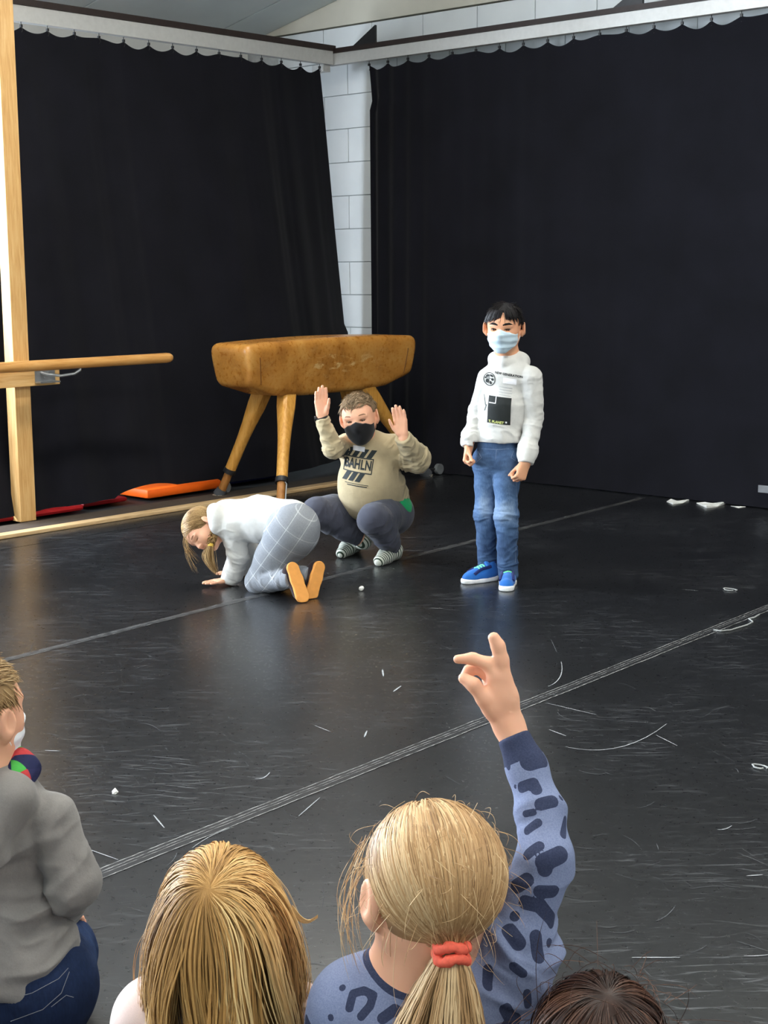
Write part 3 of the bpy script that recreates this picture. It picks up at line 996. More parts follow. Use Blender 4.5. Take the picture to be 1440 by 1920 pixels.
# ================================================================== anatomy
class Head:
    """s: height chin to crown; c: middle of the head"""
    def __init__(h, c, fwd, up, s):
        h.c = np.asarray(c, float); h.s = s
        h.f = unit(fwd); up = np.asarray(up, float)
        h.u = unit(up - h.f * (up @ h.f)); h.r = np.cross(h.f, h.u)
        h.ax = np.stack([h.r, h.f, h.u]); h.earout = 0.0
    def p(h, x, y, z):
        return h.c + h.s * (h.r * x + h.f * y + h.u * z)
    def loc(h, P):
        return (P - h.c) @ h.ax.T / h.s
    def e(h, c, r, k=0.1, op='u', ax=None):
        return ell(h.p(*c), np.asarray(r) * h.s, h.ax if ax is None else ax, k * h.s, op)
    def k(h, a, b, ra, rb, k=0.08):
        return cone(h.p(*a), h.p(*b), ra * h.s, rb * h.s, k * h.s)
    def cranium(h, g=0.0):
        return [h.e((0, -.09, .13), (.365 + g, .455 + g, .375 + g)), h.e((0, -.02, .02), (.345 + g, .36 + g, .33 + g), .1)]
    def prims(h, ears=True, mouth=True, open_=.028):
        q = h.cranium()
        q += [h.e((0, .10, -.17), (.285, .30, .33), .14), h.e((0, .20, .10), (.27, .22, .22), .12),
              h.k((0, .27, -.40), (0, .29, -.41), .085, .085, .12)]
        for s in (-1, 1):
            q += [h.e((s * .16, .23, -.13), (.13, .13, .13), .12), h.k((s * .25, -.02, -.22), (s * .10, .25, -.41), .075, .06, .12)]
            q += [h.e((s * .155, .40, .0), (.078, .07, open_), .02, 's')]
            q += [h.k((s * .06, .395, .10), (s * .23, .335, .085), .028, .024, .05)]
        q += [h.k((0, .37, .04), (0, .455, -.11), .03, .048, .06), h.e((.045, .41, -.125), (.04, .045, .033), .03), h.e((-.045, .41, -.125), (.04, .045, .033), .03)]
        if mouth:
            q += [h.k((-.08, .375, -.245), (.08, .375, -.245), .022, .022, .05), h.k((-.07, .37, -.285), (.07, .37, -.285), .026, .026, .05),
                  h.k((-.09, .405, -.264), (.09, .405, -.264), .008, .008, .02)]
            q[-1].op = 's'
        if ears:
            for s in (-1, 1):
                q += h.ear(s)
        return q
    def ear(h, s):
        o = unit(h.r * s * .93 - h.f * .36)                 # outward
        y = unit(h.f * .93 + h.r * s * .36); u = unit(h.u + h.f * -.15)
        ax = np.stack([o, y, np.cross(o, y)])
        return [ell(h.p(s * (.405 + h.earout), -.07, -.02), np.array((.04, .095, .14)) * h.s, ax, .03 * h.s),
                ell(h.p(s * (.375 + h.earout * .6), -.05, -.13), np.array((.035, .06, .075)) * h.s, ax, .04 * h.s),
                ell(h.p(s * (.445 + h.earout), -.05, .0), np.array((.03, .055, .10)) * h.s, ax, .025 * h.s, 's')]
    def neck(h, base, r=.062, k=.04):
        return [cone(h.p(0, -.10, -.25), base, r, r * 1.12, k)]
    def eyes(h, parent, org, iris, lid=None, look=(0, 0)):
        for s in (-1, 1):
            c = h.p(s * .15, .288, .0); r = .078 * h.s
            V, F = uv_sphere(r, 20, 14)
            g = unit(h.f + h.r * look[0] + h.u * look[1])
            b = unit(np.cross(g, h.u)); t = np.cross(b, g)
            V = V @ np.stack([b, t, g])
            me = mesh_np('eye', V + c - org, F)
            attr(me, 'iris', np.arccos(np.clip((V @ g) / r, -1, 1)))
            link('eye', me, parent, [eye_mat(iris)])
    def brows(h, parent, org, mat, tilt=0.0, thick=.022):
        for s in (-1, 1):
            pts = [h.p(s * x, y, z) - org for x, y, z in ((.055, .425, .105), (.12, .415, .128 + tilt), (.19, .385, .135 + tilt), (.26, .325, .105))]
            MB().tube(pts, [thick * .7 * h.s, thick * h.s, thick * .9 * h.s, thick * .3 * h.s], 8).build('eyebrow', mat, parent, smooth=True)
    def lids(h, parent, org, mat, closed=0.0):
        """upper lid and lashes as a thin arched roll over each eye"""
        for s in (-1, 1):
            pts = []
            for t in np.linspace(-1, 1, 9):
                pts.append(h.p(s * .155 + t * .075, .385 - .02 * t * t - (0.035 if s * t > 0 else 0) * abs(t), .0 + (.03 - closed) * (1 - t * t) - .004) - org)
            MB().tube(pts, [.003 * h.s] + [.008 * h.s] * 7 + [.003 * h.s], 6).build('eyelash', mat, parent, smooth=True)
def uv_sphere(r, n, m):
    V = [(0, 0, r)]
    for i in range(1, m):
        th = math.pi * i / m
        for j in range(n):
            ph = 2 * math.pi * j / n
            V.append((r * math.sin(th) * math.cos(ph), r * math.sin(th) * math.sin(ph), r * math.cos(th)))
    V.append((0, 0, -r))
    F = []
    for j in range(n):
        F.append((0, 1 + j, 1 + (j + 1) % n, 1 + (j + 1) % n))
    for i in range(m - 2):
        for j in range(n):
            a = 1 + i * n + j; b = 1 + i * n + (j + 1) % n
            F.append((a, a + n, b + n, b))
    e = len(V) - 1
    for j in range(n):
        F.append((e, e - n + (j + 1) % n, e - n + j, e - n + j))
    V = np.array(V)
    F = [f for f in F]
    # triangles written as quads would be degenerate: drop the caps' fourth corner by a small fan quad
    Q = [(f[0], f[1], f[2], f[3]) for f in F if len(set(f)) == 4]
    return V, np.array(Q)
_eyes = {}
def eye_mat(iris):
    if iris in _eyes:
        return _eyes[iris]
    t = NT('eye_surface', 0.08, 0.5)
    a = t.attr('iris')
    t.col(t.ramp(t.math('MULTIPLY', a, 0.6), [(0.0, (0.004, 0.004, 0.004, 1)), (0.135, (0.004, 0.004, 0.004, 1)), (0.15, iris), (0.30, tuple(c * .5 for c in iris[:3]) + (1,)), (0.33, (.72, .70, .68, 1))]))
    _eyes[iris] = t.m
    return t.m
def hand_prims(w, d, pn, side, L, curl=(0, 0, 0, 0), spread=0.08, thumb=(0.75, 0.2), curl2=None, fat=1.0):
    """w wrist, d towards the fingers, pn out of the palm, side towards the thumb, L hand length"""
    d = unit(d); pn = unit(pn - d * (pn @ d)); side = unit(side - d * (side @ d) - pn * (side @ pn))
    q = []
    kk = .06 * L
    kn = [(.17, .53), (.055, .56), (-.06, .54), (-.165, .49)]
    ln = [.40, .44, .41, .33]; rr = [.05 * fat, .052 * fat, .049 * fat, .043 * fat]
    q.append(cone(w - d * .12 * L, w + d * .06 * L, .135 * L, .13 * L, .05 * L, (pn, .75)))
    for (sx, sy) in kn:
        q.append(cone(w + side * sx * .55 * L + d * .08 * L, w + side * sx * L + d * sy * L, .085 * L, .062 * L, .07 * L))
    q.append(cone(w + side * .15 * L + d * .12 * L + pn * .03 * L, w + side * .17 * L + d * .32 * L + pn * .03 * L, .075 * L, .065 * L, .06 * L))
    for i, (sx, sy) in enumerate(kn):
        p = w + side * sx * L + d * sy * L
        a = 0.0; ca = curl[i]
        sp = spread * (1.5, .5, -.5, -1.5)[i]
        dd = unit(d + side * sp)
        for j, f in enumerate((.46, .31, .23)):
            a += (ca if j == 0 or curl2 is None else curl2[i])
            v = dd * math.cos(a) + pn * math.sin(a)
            n = p + v * ln[i] * L * f
            r0 = rr[i] * (1.0, .95, .88)[j] * L; r1 = rr[i] * (.95, .88, .76)[j] * L
            q.append(cone(p, n, r0, r1, .025 * L)); p = n
    # thumb leaves the side of the palm near its base
    t0 = w + side * .12 * L + d * .10 * L + pn * .02 * L
    tv = unit(side * thumb[0] + d * .75 + pn * thumb[1])
    t1 = t0 + tv * .23 * L
    tv2 = unit(side * thumb[0] * .55 + d * 1.0 + pn * (thumb[1] * 1.3)); t2 = t1 + tv2 * .19 * L
    tv3 = unit(side * thumb[0] * .3 + d * 1.0 + pn * (thumb[1] * 1.3)); t3 = t2 + tv3 * .14 * L
    q += [cone(t0, t1, .085 * L, .062 * L, .05 * L), cone(t1, t2, .06 * L, .052 * L, .02 * L), cone(t2, t3, .052 * L, .04 * L, .02 * L)]
    return q
# ------------------------------------------------------------------ hair
def ribbons(paths, out, wid, shade, name, mat, parent, org, tip=0.3, root=0.8):
    """flat locks: paths (n, m, 3), out (n, m, 3) the way their face looks, wid half width"""
    n, m, _ = paths.shape
    T = np.gradient(paths, axis=1)
    S = np.cross(T, out); S /= np.maximum(np.linalg.norm(S, axis=2, keepdims=True), 1e-9)
    U = np.cross(S, T); U /= np.maximum(np.linalg.norm(U, axis=2, keepdims=True), 1e-9)
    prof = np.interp(np.linspace(0, 1, m), [0, .12, .75, 1], [root, 1, 1, tip])
    R = (np.broadcast_to(np.asarray(wid, float).reshape(-1, 1), (n, m)) * prof)[..., None]
    V = np.stack([paths - S * R, paths + U * R * .35, paths + S * R], 2)
    idx = np.arange(n * m * 3).reshape(n, m, 3)
    F = [np.stack([idx[:, :-1, j], idx[:, :-1, j + 1], idx[:, 1:, j + 1], idx[:, 1:, j]], -1).reshape(-1, 4) for j in (0, 1)]
    me = mesh_np(name, V.reshape(-1, 3) - org, np.concatenate(F))
    attr(me, 'shade', np.repeat(shade, m * 3) if np.ndim(shade) == 1 else np.repeat(np.asarray(shade).reshape(-1), 3))
    return link(name, me, parent, [mat])
def strands(paths, rad, shade, name, mat, parent, org, sides=3, tip=0.25, root=0.7):
    """paths (n, m, 3); rad scalar or (n,); shade (n,)"""
    n, m, _ = paths.shape
    T = np.gradient(paths, axis=1); T /= np.maximum(np.linalg.norm(T, axis=2, keepdims=True), 1e-9)
    ref = np.array([0.31, 0.52, 0.79])
    A = np.cross(T, ref); A /= np.maximum(np.linalg.norm(A, axis=2, keepdims=True), 1e-9)
    Bv = np.cross(T, A)
    prof = np.interp(np.linspace(0, 1, m), [0, .12, .75, 1], [root, 1, 1, tip])
    R = np.broadcast_to(np.asarray(rad, float).reshape(-1, 1), (n, m)) * prof
    rings = [paths + R[..., None] * (math.cos(2 * math.pi * j / sides) * A + math.sin(2 * math.pi * j / sides) * Bv) for j in range(sides)]
    V = np.stack(rings, 2)                                   # n, m, sides, 3
    idx = np.arange(n * m * sides).reshape(n, m, sides)
    F = []
    for j in range(sides):
        k = (j + 1) % sides
        F.append(np.stack([idx[:, :-1, j], idx[:, :-1, k], idx[:, 1:, k], idx[:, 1:, j]], -1).reshape(-1, 4))
    me = mesh_np(name, V.reshape(-1, 3) - org, np.concatenate(F))
    attr(me, 'shade', np.repeat(shade, m * sides) if np.ndim(shade) == 1 else np.repeat(np.asarray(shade).reshape(-1), sides))
    return link(name, me, parent, [mat])
def scalp(h, g, n, rng, zmin=-.25, face=True):
    """random spots of the hairy scalp, with outward normals"""
    out = []
    r = np.array((.365 + g, .455 + g, .375 + g)); c = np.array((0, -.09, .13))
    P = np.zeros((0, 3))
    while len(P) < n:
        q = rng.normal(size=(n * 3, 3)); q /= np.linalg.norm(q, axis=1, keepdims=True)
        X = c + q * r
        ok = X[:, 2] > zmin - .15 * (X[:, 1] < -.2)
        if face:
            ok &= ~((X[:, 1] > .12) & (X[:, 2] < .30 - .0 * X[:, 1])) & ~((X[:, 1] > -.05) & (X[:, 2] < .12))
            ok &= ~((np.abs(X[:, 0]) > .2) & (np.abs(X[:, 1] + .03) < .12) & (X[:, 2] < .1))
        P = np.concatenate([P, X[ok]])
    P = P[:n]
    N = (P - c) / r ** 2; N /= np.linalg.norm(N, axis=1, keepdims=True)
    return P, N
def to_world(h, P):
    return h.c + h.s * (P @ h.ax)
def push_out(P, c, r, ax=None):
    """keep points outside an ellipsoid"""
    X = P - c
    if ax is not None:
        X = X @ ax.T
    k = np.sqrt(((X / r) ** 2).sum(-1, keepdims=True))
    X = np.where(k < 1, X / np.maximum(k, 1e-6), X)
    if ax is not None:
        X = X @ ax
    return c + X
def short_hair(h, n, length, comb, parent, org, mat, seed=1, lift=.35, r=.0009, g=.03, zmin=-.22, curl=0.0, m=6, face=True, jit=.22):
    """comb(P,N)-> direction field in head space"""
    rng = np.random.default_rng(seed)
    P, N = scalp(h, g, n, rng, zmin, face)
    D = comb(P, N); D = D - N * (D * N).sum(1, keepdims=True); D /= np.maximum(np.linalg.norm(D, axis=1, keepdims=True), 1e-6)
    D = D + rng.normal(size=D.shape) * jit
    L = length(P) * (0.7 + .5 * rng.random(n)) / h.s
    path = [P]
    for i in range(1, m):
        t = i / (m - 1)
        step = D * (1 - .0 * t) + N * (lift * (1 - 1.5 * t))
        path.append(path[-1] + step * (L / (m - 1))[:, None] + curl * np.sin(t * 5 + P[:, :1] * 20) * N * .01)
    path = np.stack(path, 1)
    W = h.c + h.s * (path @ h.ax)
    sh = np.clip(.5 + .25 * rng.normal(size=n) + .25 * vnoise(P * 6), 0, 1)
    return strands(W, r, sh, 'hair', mat, parent, org)
def hair_cap(h, parent, org, mat, g=.03, zb=-.2, hres=.004, extra=(), frame=None, shade=None, face=True):
    """the dense under-layer: scalp pushed out, open at the face"""
    pr = h.cranium(g) + list(extra)
    def post(P, d):
        X = h.loc(P)
        if face:
            cutf = np.minimum(X[..., 1] - (.10 + .28 * np.clip((X[..., 2] - .20) * 3.2, 0, 1)), .36 - X[..., 2])
            cutf = np.maximum(cutf, -9)
            side = np.minimum(X[..., 1] + .10, .10 - X[..., 2])
            ear = .13 - np.sqrt((X[..., 1] + .04) ** 2 + (X[..., 2] + .03) ** 2 * .6)
            c = np.maximum(np.maximum(cutf, side), np.where(np.abs(X[..., 0]) > .18, ear, -9))
            d = smax(d, c * h.s, .006)
        d = smax(d, (zb - X[..., 2] + .25 * (X[..., 1] + .3)) * h.s, .006)
        return d
    V, F = field_mesh(pr, hres, post)
    me = mesh_np('hair_base', V - org, F)
    attr(me, 'shade', shade(V) if shade else np.clip(.35 + .15 * vnoise(V * 60), 0, 1))
    return link('hair_base', me, parent, [mat])
def sneaker(heel, toe, width, parent, org, m_up, m_sole, m_dark, m_lace, up=UP, hgt=.075, name='shoe', lace=True):
    heel = np.asarray(heel, float); toe = np.asarray(toe, float)
    d = unit(toe - heel); L = np.linalg.norm(toe - heel); s = unit(np.cross(d, up)); u = np.cross(s, d)
    q = lambda a, b, c: heel + d * a * L + s * b * width + u * c
    ax = np.stack([s, d, u])
    flatc = lambda a, b, ra, rb: cone(a, b, ra, rb, .01, None)
    cutb = cuts([(heel + u * 0.0, -u, None)])
    def uppost(P, dd):
        dd = smax(dd, -((P - heel) @ u) + .018, .003)
        return dd
    W = width / 2
    pr = [cone(q(.20, 0, .03), q(.45, 0, .028), W * .82, W * .86, .02), cone(q(.45, 0, .026), q(.80, 0, .018), W * .88, W * .86, .02),
          cone(q(.16, 0, .05), q(.20, 0, .075), W * .74, W * .70, .03), cone(q(.30, 0, .05), q(.66, 0, .03), W * .66, W * .62, .03)]
    o, V, F = soft(name, pr, .0035, m_up, parent, org, post=uppost)
    def solepost(P, dd):
        z = (P - heel) @ u
        top = .024 + .012 * np.clip((.3 - (P - heel) @ d / L) * 2, 0, 1)
        return smax(smax(dd, -z, .003), z - top, .006)
    sp = [cone(q(.17, 0, .012), q(.5, 0, .012), W * .92, W * .92, .02), cone(q(.5, 0, .012), q(.82, 0, .012), W * .98, W * .92, .02)]
    V2, F2 = field_mesh(sp, .0035, solepost)
    link('sole', mesh_np('sole', V2 - org, F2), o, [m_sole])
    bv = BVHTree.FromPolygons([tuple(v) for v in V], [tuple(f) for f in F])
    def band(name, pts, r, m):
        P = []
        for (a, b) in pts:
            hit = bv.ray_cast(Vector(q(a, b, .2)), Vector(-u), .4)
            if hit[0] is not None:
                P.append(np.array(hit[0]) - org + u * r * .2)
        if len(P) > 1:
            MB().tube(P, r, 8).build(name, m, o, smooth=True)
    if m_dark is not None:
        for sg in (-1, 1):
            band('side_panel', [(a, sg * (.36 + .05 * math.sin(a * 9))) for a in np.linspace(.28, .74, 9)], .008, m_dark)
        band('collar', [(.12 + .0, b) for b in np.linspace(-.25, .25, 5)], .008, m_dark)
    if lace:
        for a in (.42, .49, .56):
            band('lace', [(a + .02 * (b > 0), b) for b in np.linspace(-.24, .24, 7)], .0036, m_lace)
        band('strap', [(.34, b) for b in np.linspace(-.33, .33, 9)], .010, m_up)
    return o
# ================================================================== standing child
SK_TAN = skin('skin_tan', srgb(216, 160, 124))
SK_FAIR = skin('skin_fair', srgb(232, 176, 144))
M_WHITECLOTH = cloth('white_jersey', srgb(204, 203, 199), fold=.35)
def m_denim(name, a, b, c):
    t = NT(name, 0.85, 0.15)
    v = t.co()
    f = t.noise(v, 9, 5, .6); g = t.noise(t.co((1, 1, .25)), 260, 3)
    fade = t.attr('fade')
    x = t.math('ADD', t.math('ADD', t.math('MULTIPLY', f, .5), t.math('MULTIPLY', g, .25)), t.math('MULTIPLY', fade, .35))
    t.col(t.ramp(x, [(.25, a), (.5, b), (.85, c)]))
    t.bump(t.math('ADD', t.math('MULTIPLY', t.noise(v, 30, 3), 1.), t.math('MULTIPLY', g, .1)), .25, .008)
    return t.m
M_DENIM = m_denim('blue_denim', srgb(42, 60, 90), srgb(76, 101, 136), srgb(150, 170, 194))
M_DENIM2 = m_denim('dark_denim', srgb(14, 24, 46), srgb(30, 44, 74), srgb(62, 82, 118))
M_MASKBLUE = cloth('surgical_mask_fabric', srgb(190, 210, 222), fold=.15, var=.04)
M_MASKBLACK = cloth('black_mask_fabric', srgb(26, 26, 28), fold=.2)
M_MASKWHITE = cloth('white_mask_fabric', srgb(228, 232, 236), fold=.15, var=.04)
HM_BLACK = hairmat('black_hair', srgb(10, 8, 10), srgb(22, 18, 20), srgb(52, 46, 48), .35)
HM_BROWN = hairmat('ash_brown_hair', srgb(84, 68, 50), srgb(132, 110, 84), srgb(184, 160, 128), .45)
M_BROWBLACK = plain('black_brow', srgb(22, 16, 14), .8)
M_BROWBROWN = plain('brown_brow', srgb(140, 104, 78), .8)
M_INKBLACK = plain('black_print', srgb(34, 38, 38), .7, var=.1)
M_INKGREY = plain('grey_print', srgb(92, 98, 98), .7)
M_INKLIME = plain('lime_print', srgb(206, 214, 130), .7)
M_STICKER = plain('paper_name_sticker', srgb(232, 232, 236), .6)
M_SHOEBLUE = cloth('blue_mesh_fabric', srgb(42, 102, 180), fold=.1, weave=500)
M_NAVY = cloth('navy_fabric', srgb(22, 36, 92), fold=.1)
M_SOLEWHITE = plain('white_rubber', srgb(232, 234, 234), .5)
M_LIME = plain('lime_lace', srgb(120, 236, 168), .6)
def face_mask(h, mat, parent, org, top=-.05, low=-.52, pleat=True, thick=.035, strap=None):
    pr = [h.e((0, .12, -.19), (.30, .33, .36), .1), h.k((0, .36, -.06), (0, .455, -.13), .05, .06, .10), h.k((0, .30, -.40), (0, .30, -.42), .10, .10, .12),
          h.e((0, .20, -.08), (.27, .22, .22), .1)]
    pr = inflate(pr, thick * h.s * .55)
    def post(P, d):
        X = h.loc(P)
        t = top + .07 * (1 - np.clip(np.abs(X[..., 0]) / .14, 0, 1)) - .06 * np.clip((np.abs(X[..., 0]) - .2) / .1, 0, 1)
        d = smax(d, (X[..., 2] - t) * h.s, .004)
        lw = low + .16 * np.clip((np.abs(X[..., 0]) - .10) / .2, 0, 1)
        d = smax(d, (lw - X[..., 2]) * h.s, .004)
        d = smax(d, (.08 - X[..., 1]) * h.s, .003)
        if pleat:
            z = X[..., 2]
            d = d - .0016 * np.sin((z - .02) * 42) * (np.abs(z + .24) < .16)
        return d
    o, V, F = soft('face_mask', pr, .0032, mat, parent, org, post=post)
    for s in (-1, 1):
        for zz, ze in ((-.11, .13), (-.36, -.14)):
            pts = [h.p(s * .29, .10, zz), h.p(s * .335, .05, (zz + ze) / 2), h.p(s * .375, -.05, ze), h.p(s * .375, -.14, ze * .6)]
            MB().tube([p - org for p in pts], .0016, 6).build('ear_loop', strap or mat, o)
    return o

T = Fig(922, 1090)
b0 = T.base
boyA = empty('person', b0, 'standing child in white hooded sweatshirt, blue jeans and pale blue mask', 'person', 'children performing on stage')
fc = view_dir(1, -.34)                                  # where the chest faces
latA = unit(np.cross(fc, UP))                           # the child's right (left in the picture)
hA = Head(T(945, 614, -.01), view_dir(1, -.28, -.10), UP + HR * .02, .208)
hA.earout = .035
neckA = T(952, 672, .03)
shL, shR = T(915, 709, .045), T(995, 708, -.03)          # picture left / right
elL, elR = T(893, 772, .07), T(1001, 782, -.02)
wrL, wrR = T(879, 838, .0), T(986, 868, -.10)
chest = T(952, 722, .02); waist = T(936, 800, .02); pel = T(931, 850, .02)
hpL, hpR = T(913, 866, .05), T(950, 866, 0)
knL, knR = T(910, 965, .03), T(950, 970, -.06)
anL, anR = T(915, 1062, .05), T(953, 1074, -.05)
torsoA = [cone(chest, waist, .072, .075, .03, (fc, .72)), cone(waist, pel, .075, .078, .03, (fc, .72)), cone(shL, shR, .032, .032, .03), cone(neckA, chest, .045, .068, .03, (fc, .75))]
armsA = chain([shL, elL, wrL], [.032, .025, .021], .01) + chain([shR, elR, wrR], [.034, .029, .023], .01)
legsA = chain([hpL, knL, anL], [.052, .036, .028], .03) + chain([hpR, knR, anR], [.052, .036, .028], .03)
hLd = unit(T(874, 872, -.03) - wrL); hRd = unit(T(972, 905, -.13) - wrR)
handsA = hand_prims(wrL, hLd, unit(latA * -1 + fc * .2), fc, .135, (1.1, 1.1, 1.15, 1.2), .02, (.25, .5), (1.3, 1.3, 1.3, 1.3)) \
       + hand_prims(wrR, hRd, unit(latA * .75 - fc * .55), unit(fc * .75 + latA * .6), .14, (1.0, 1.05, 1.1, 1.15), .02, (.25, .5), (1.3, 1.3, 1.3, 1.3))
feetA = [cone(anL, anL * [1, 1, 0] + [0, 0, .04] + unit(on_floor(866, 1095) - on_floor(932, 1086)) * .07, .028, .022, .02), cone(anR, anR * [1, 1, 0] + [0, 0, .04] + unit(on_floor(948, 1113) - on_floor(956, 1080)) * .07, .028, .022, .02)]
soft('body', hA.prims(mouth=False) + hA.neck(neckA, .05) + torsoA + armsA + legsA + handsA + feetA, .0034, SK_TAN, boyA, b0)
hA.eyes(boyA, b0, (.035, .018, .01, 1), look=(-.05, -.05)); hA.brows(boyA, b0, M_BROWBLACK, .0, .026); hA.lids(boyA, b0, M_BROWBLACK)
face_mask(hA, M_MASKBLUE, boyA, b0, strap=M_MASKWHITE, thick=.055)
hair_cap(hA, boyA, b0, HM_BLACK, .03, -.12, .004)
def combA(P, N):
    d = np.tile([0, 0.2, -1.0], (len(P), 1)); top = P[:, 2] > .33
    d[top] = np.stack([np.where(P[top, 0] > -.05, 1.0, -.8) * .8, np.full(top.sum(), 1.0), np.full(top.sum(), -.1)], 1)
    return d
short_hair(hA, 2600, lambda P: np.where(P[:, 2] > .25, .04, .016), combA, boyA, b0, HM_BLACK, 3, .06, .0010, g=.022, jit=.1)
# fringe
rng = np.random.default_rng(5)
nf = 240
x = rng.uniform(-.29, .30, nf); q = []
for i in range(nf):
    part = -.06
    dirx = .18 * np.sign(x[i] - part) * (0.3 + abs(x[i] - part))
    yy = .36 * math.sqrt(max(0, 1 - (x[i] / .42) ** 2))
    ln = .17 + .10 * min(1, abs(x[i] - part) * 2.6) + rng.uniform(-.03, .03)
    q.append([hA.p(x[i] * .9 + dirx * t, yy - .02 + .055 * t - .0 * t, .42 - ln * t * (0.6 + .4 * t)) for t in np.linspace(0, 1, 6)])
strands(np.array(q), .0014, np.clip(.4 + .25 * rng.normal(size=nf), 0, 1), 'fringe', HM_BLACK, boyA, b0)
# sweatshirt
cuffL, cuffR = wrL + (wrL - elL) * .02, wrR + (wrR - elR) * .02
hem = T(932, 828, .0)
swA = [cone(T(953, 704, .02), T(944, 760, .02), .090, .102, .04, (fc, .76)), cone(T(944, 760, .02), T(935, 818, .02), .102, .106, .04, (fc, .8)), cone(T(935, 818, .02), T(934, 842, .02), .104, .098, .012, (fc, .82)),
       cone(shL, shR, .046, .046, .04), cone(neckA, T(953, 705, .02), .058, .085, .04, (fc, .8))]
swA += chain([shL, elL, cuffL], [.046, .034, .029], .008) + chain([shR, elR, cuffR], [.054, .044, .033], .008)
swA += [cone(wrR + (elR - wrR) * .2, wrR + (elR - wrR) * .3, .044, .046, .02), cone(wrL + (elL - wrL) * .2, wrL + (elL - wrL) * .34, .041, .043, .02)]
# hood lying round the neck
hoodA = [cone(neckA + fc * .062 + UP * -.012 + latA * .0, neckA + latA * .062 - UP * .002, .022, .026, .015), cone(neckA + fc * .062 + UP * -.012, neckA - latA * .064 - UP * .002, .022, .026, .015),
         cone(neckA + latA * .062 - UP * .002, neckA - fc * .08 - UP * .005, .028, .038, .02), cone(neckA - latA * .064 - UP * .002, neckA - fc * .08 - UP * .005, .028, .038, .02), cone(neckA - fc * .09 - UP * .02 - latA * .04, neckA - fc * .09 - UP * .03 + latA * .04, .045, .045, .02)]
foldsA = [(shL, elL, .09, .002, 30), (elL, cuffL, .07, .004, 36), (shR, elR, .09, .002, 26), (elR, cuffR, .08, .003, 30), (T(944, 800), hem, .13, .004, 34), (chest, T(944, 790), .2, .002, 14)]
o, Vs, Fs = soft('sweatshirt', swA + hoodA, .0035, M_WHITECLOTH, boyA, b0,
                 post=cuts([(cuffL + (cuffL - elL) * .02, unit(wrL - elL), .09), (cuffR + (cuffR - elR) * .02, unit(wrR - elR), .09), (hem + UP * 0, -UP, None)]) if False else
                 cuts([(wrL, unit(wrL - elL), .08), (wrR, unit(wrR - elR), .08), (hem, unit(-UP + fc * .02), .115)]), folds=foldsA)
bvh = BVHTree.FromPolygons([tuple(v) for v in Vs], [tuple(f) for f in Fs])
ux = unit(-latA + UP * -.06); uy = unit(UP)
def pr_A(name, V2F2, px, py, mat, tilt=0.0, lift=.0018):
    c = T(px, py, -.1); cu, su = math.cos(tilt), math.sin(tilt)
    return decal(name, V2F2[0], V2F2[1], c, ux * cu + uy * su, uy * cu - ux * su, bvh, mat, o, b0, lift)
pr_A('lettering', text2('NEW GENERATION', .0148, .0005), 949, 704, M_INKBLACK, -.10)
pr_A('printed_panel', grid2(.108, .125, 12, 12), 931.5, 771, M_INKBLACK, -.05)
pr_A('printed_square', merge2([(*grid2(.034, .004, 6, 1), 0, 0), (*grid2(.004, .032, 1, 6), .016, .015)]), 918, 757, M_STICKER, -.05, .003)
pr_A('lettering', text2('T. PLANET', .0155, .0006), 926, 793, M_INKLIME, -.06, .0032)
pr_A('printed_dot', grid2(.007, .008, 2, 2), 946, 793.5, M_STICKER, 0, .0032)
# round globe emblem
def annulus(r0, r1, n=28):
    V = [(r * math.cos(2 * math.pi * i / n), r * math.sin(2 * math.pi * i / n)) for r in (r0, r1) for i in range(n)]
    return V, [(i, (i + 1) % n, n + (i + 1) % n, n + i) for i in range(n)]
def disc(rx, ry, n=12, rot=0.0):
    V = [(0, 0)] + [(rx * math.cos(2 * math.pi * k / n) * math.cos(rot) - ry * math.sin(2 * math.pi * k / n) * math.sin(rot), rx * math.cos(2 * math.pi * k / n) * math.sin(rot) + ry * math.sin(2 * math.pi * k / n) * math.cos(rot)) for k in range(n)]
    return V, [(0, 1 + k, 1 + (k + 1) % n) for k in range(n)]
gl = [(*annulus(.0275, .031), 0, 0), (*disc(.009, .006, rot=.5), -.012, .014), (*disc(.010, .005, rot=-.3), .010, .017), (*disc(.008, .010), -.010, -.009), (*disc(.007, .006), .016, .001), (*disc(.006, .008, rot=.6), .008, -.015),
      (*disc(.005, .004), -.020, .004), (*grid2(.045, .002, 6, 1), 0, .004), (*grid2(.002, .045, 1, 6), -.002, 0)]
pr_A('globe_print', merge2(gl), 909, 713, M_INKBLACK, -.1)
pr_A('fine_print', merge2([(*grid2(.06 - .004 * (k % 2), .0035, 8, 1), 0, -.012 * k) for k in range(4)]), 944, 728, plain('faint_grey_print', srgb(180, 182, 182), .8), -.08)
pr_A('name_sticker', grid2(.062, .026, 6, 3), 952, 716, M_STICKER, -.08, .0026)
pr_A('script_print', merge2([(*grid2(.004, .05, 1, 4, shear=-.25), 0, 0), (*grid2(.004, .03, 1, 4, shear=.4), .006, -.035)]), 900, 752, M_INKGREY, 0)
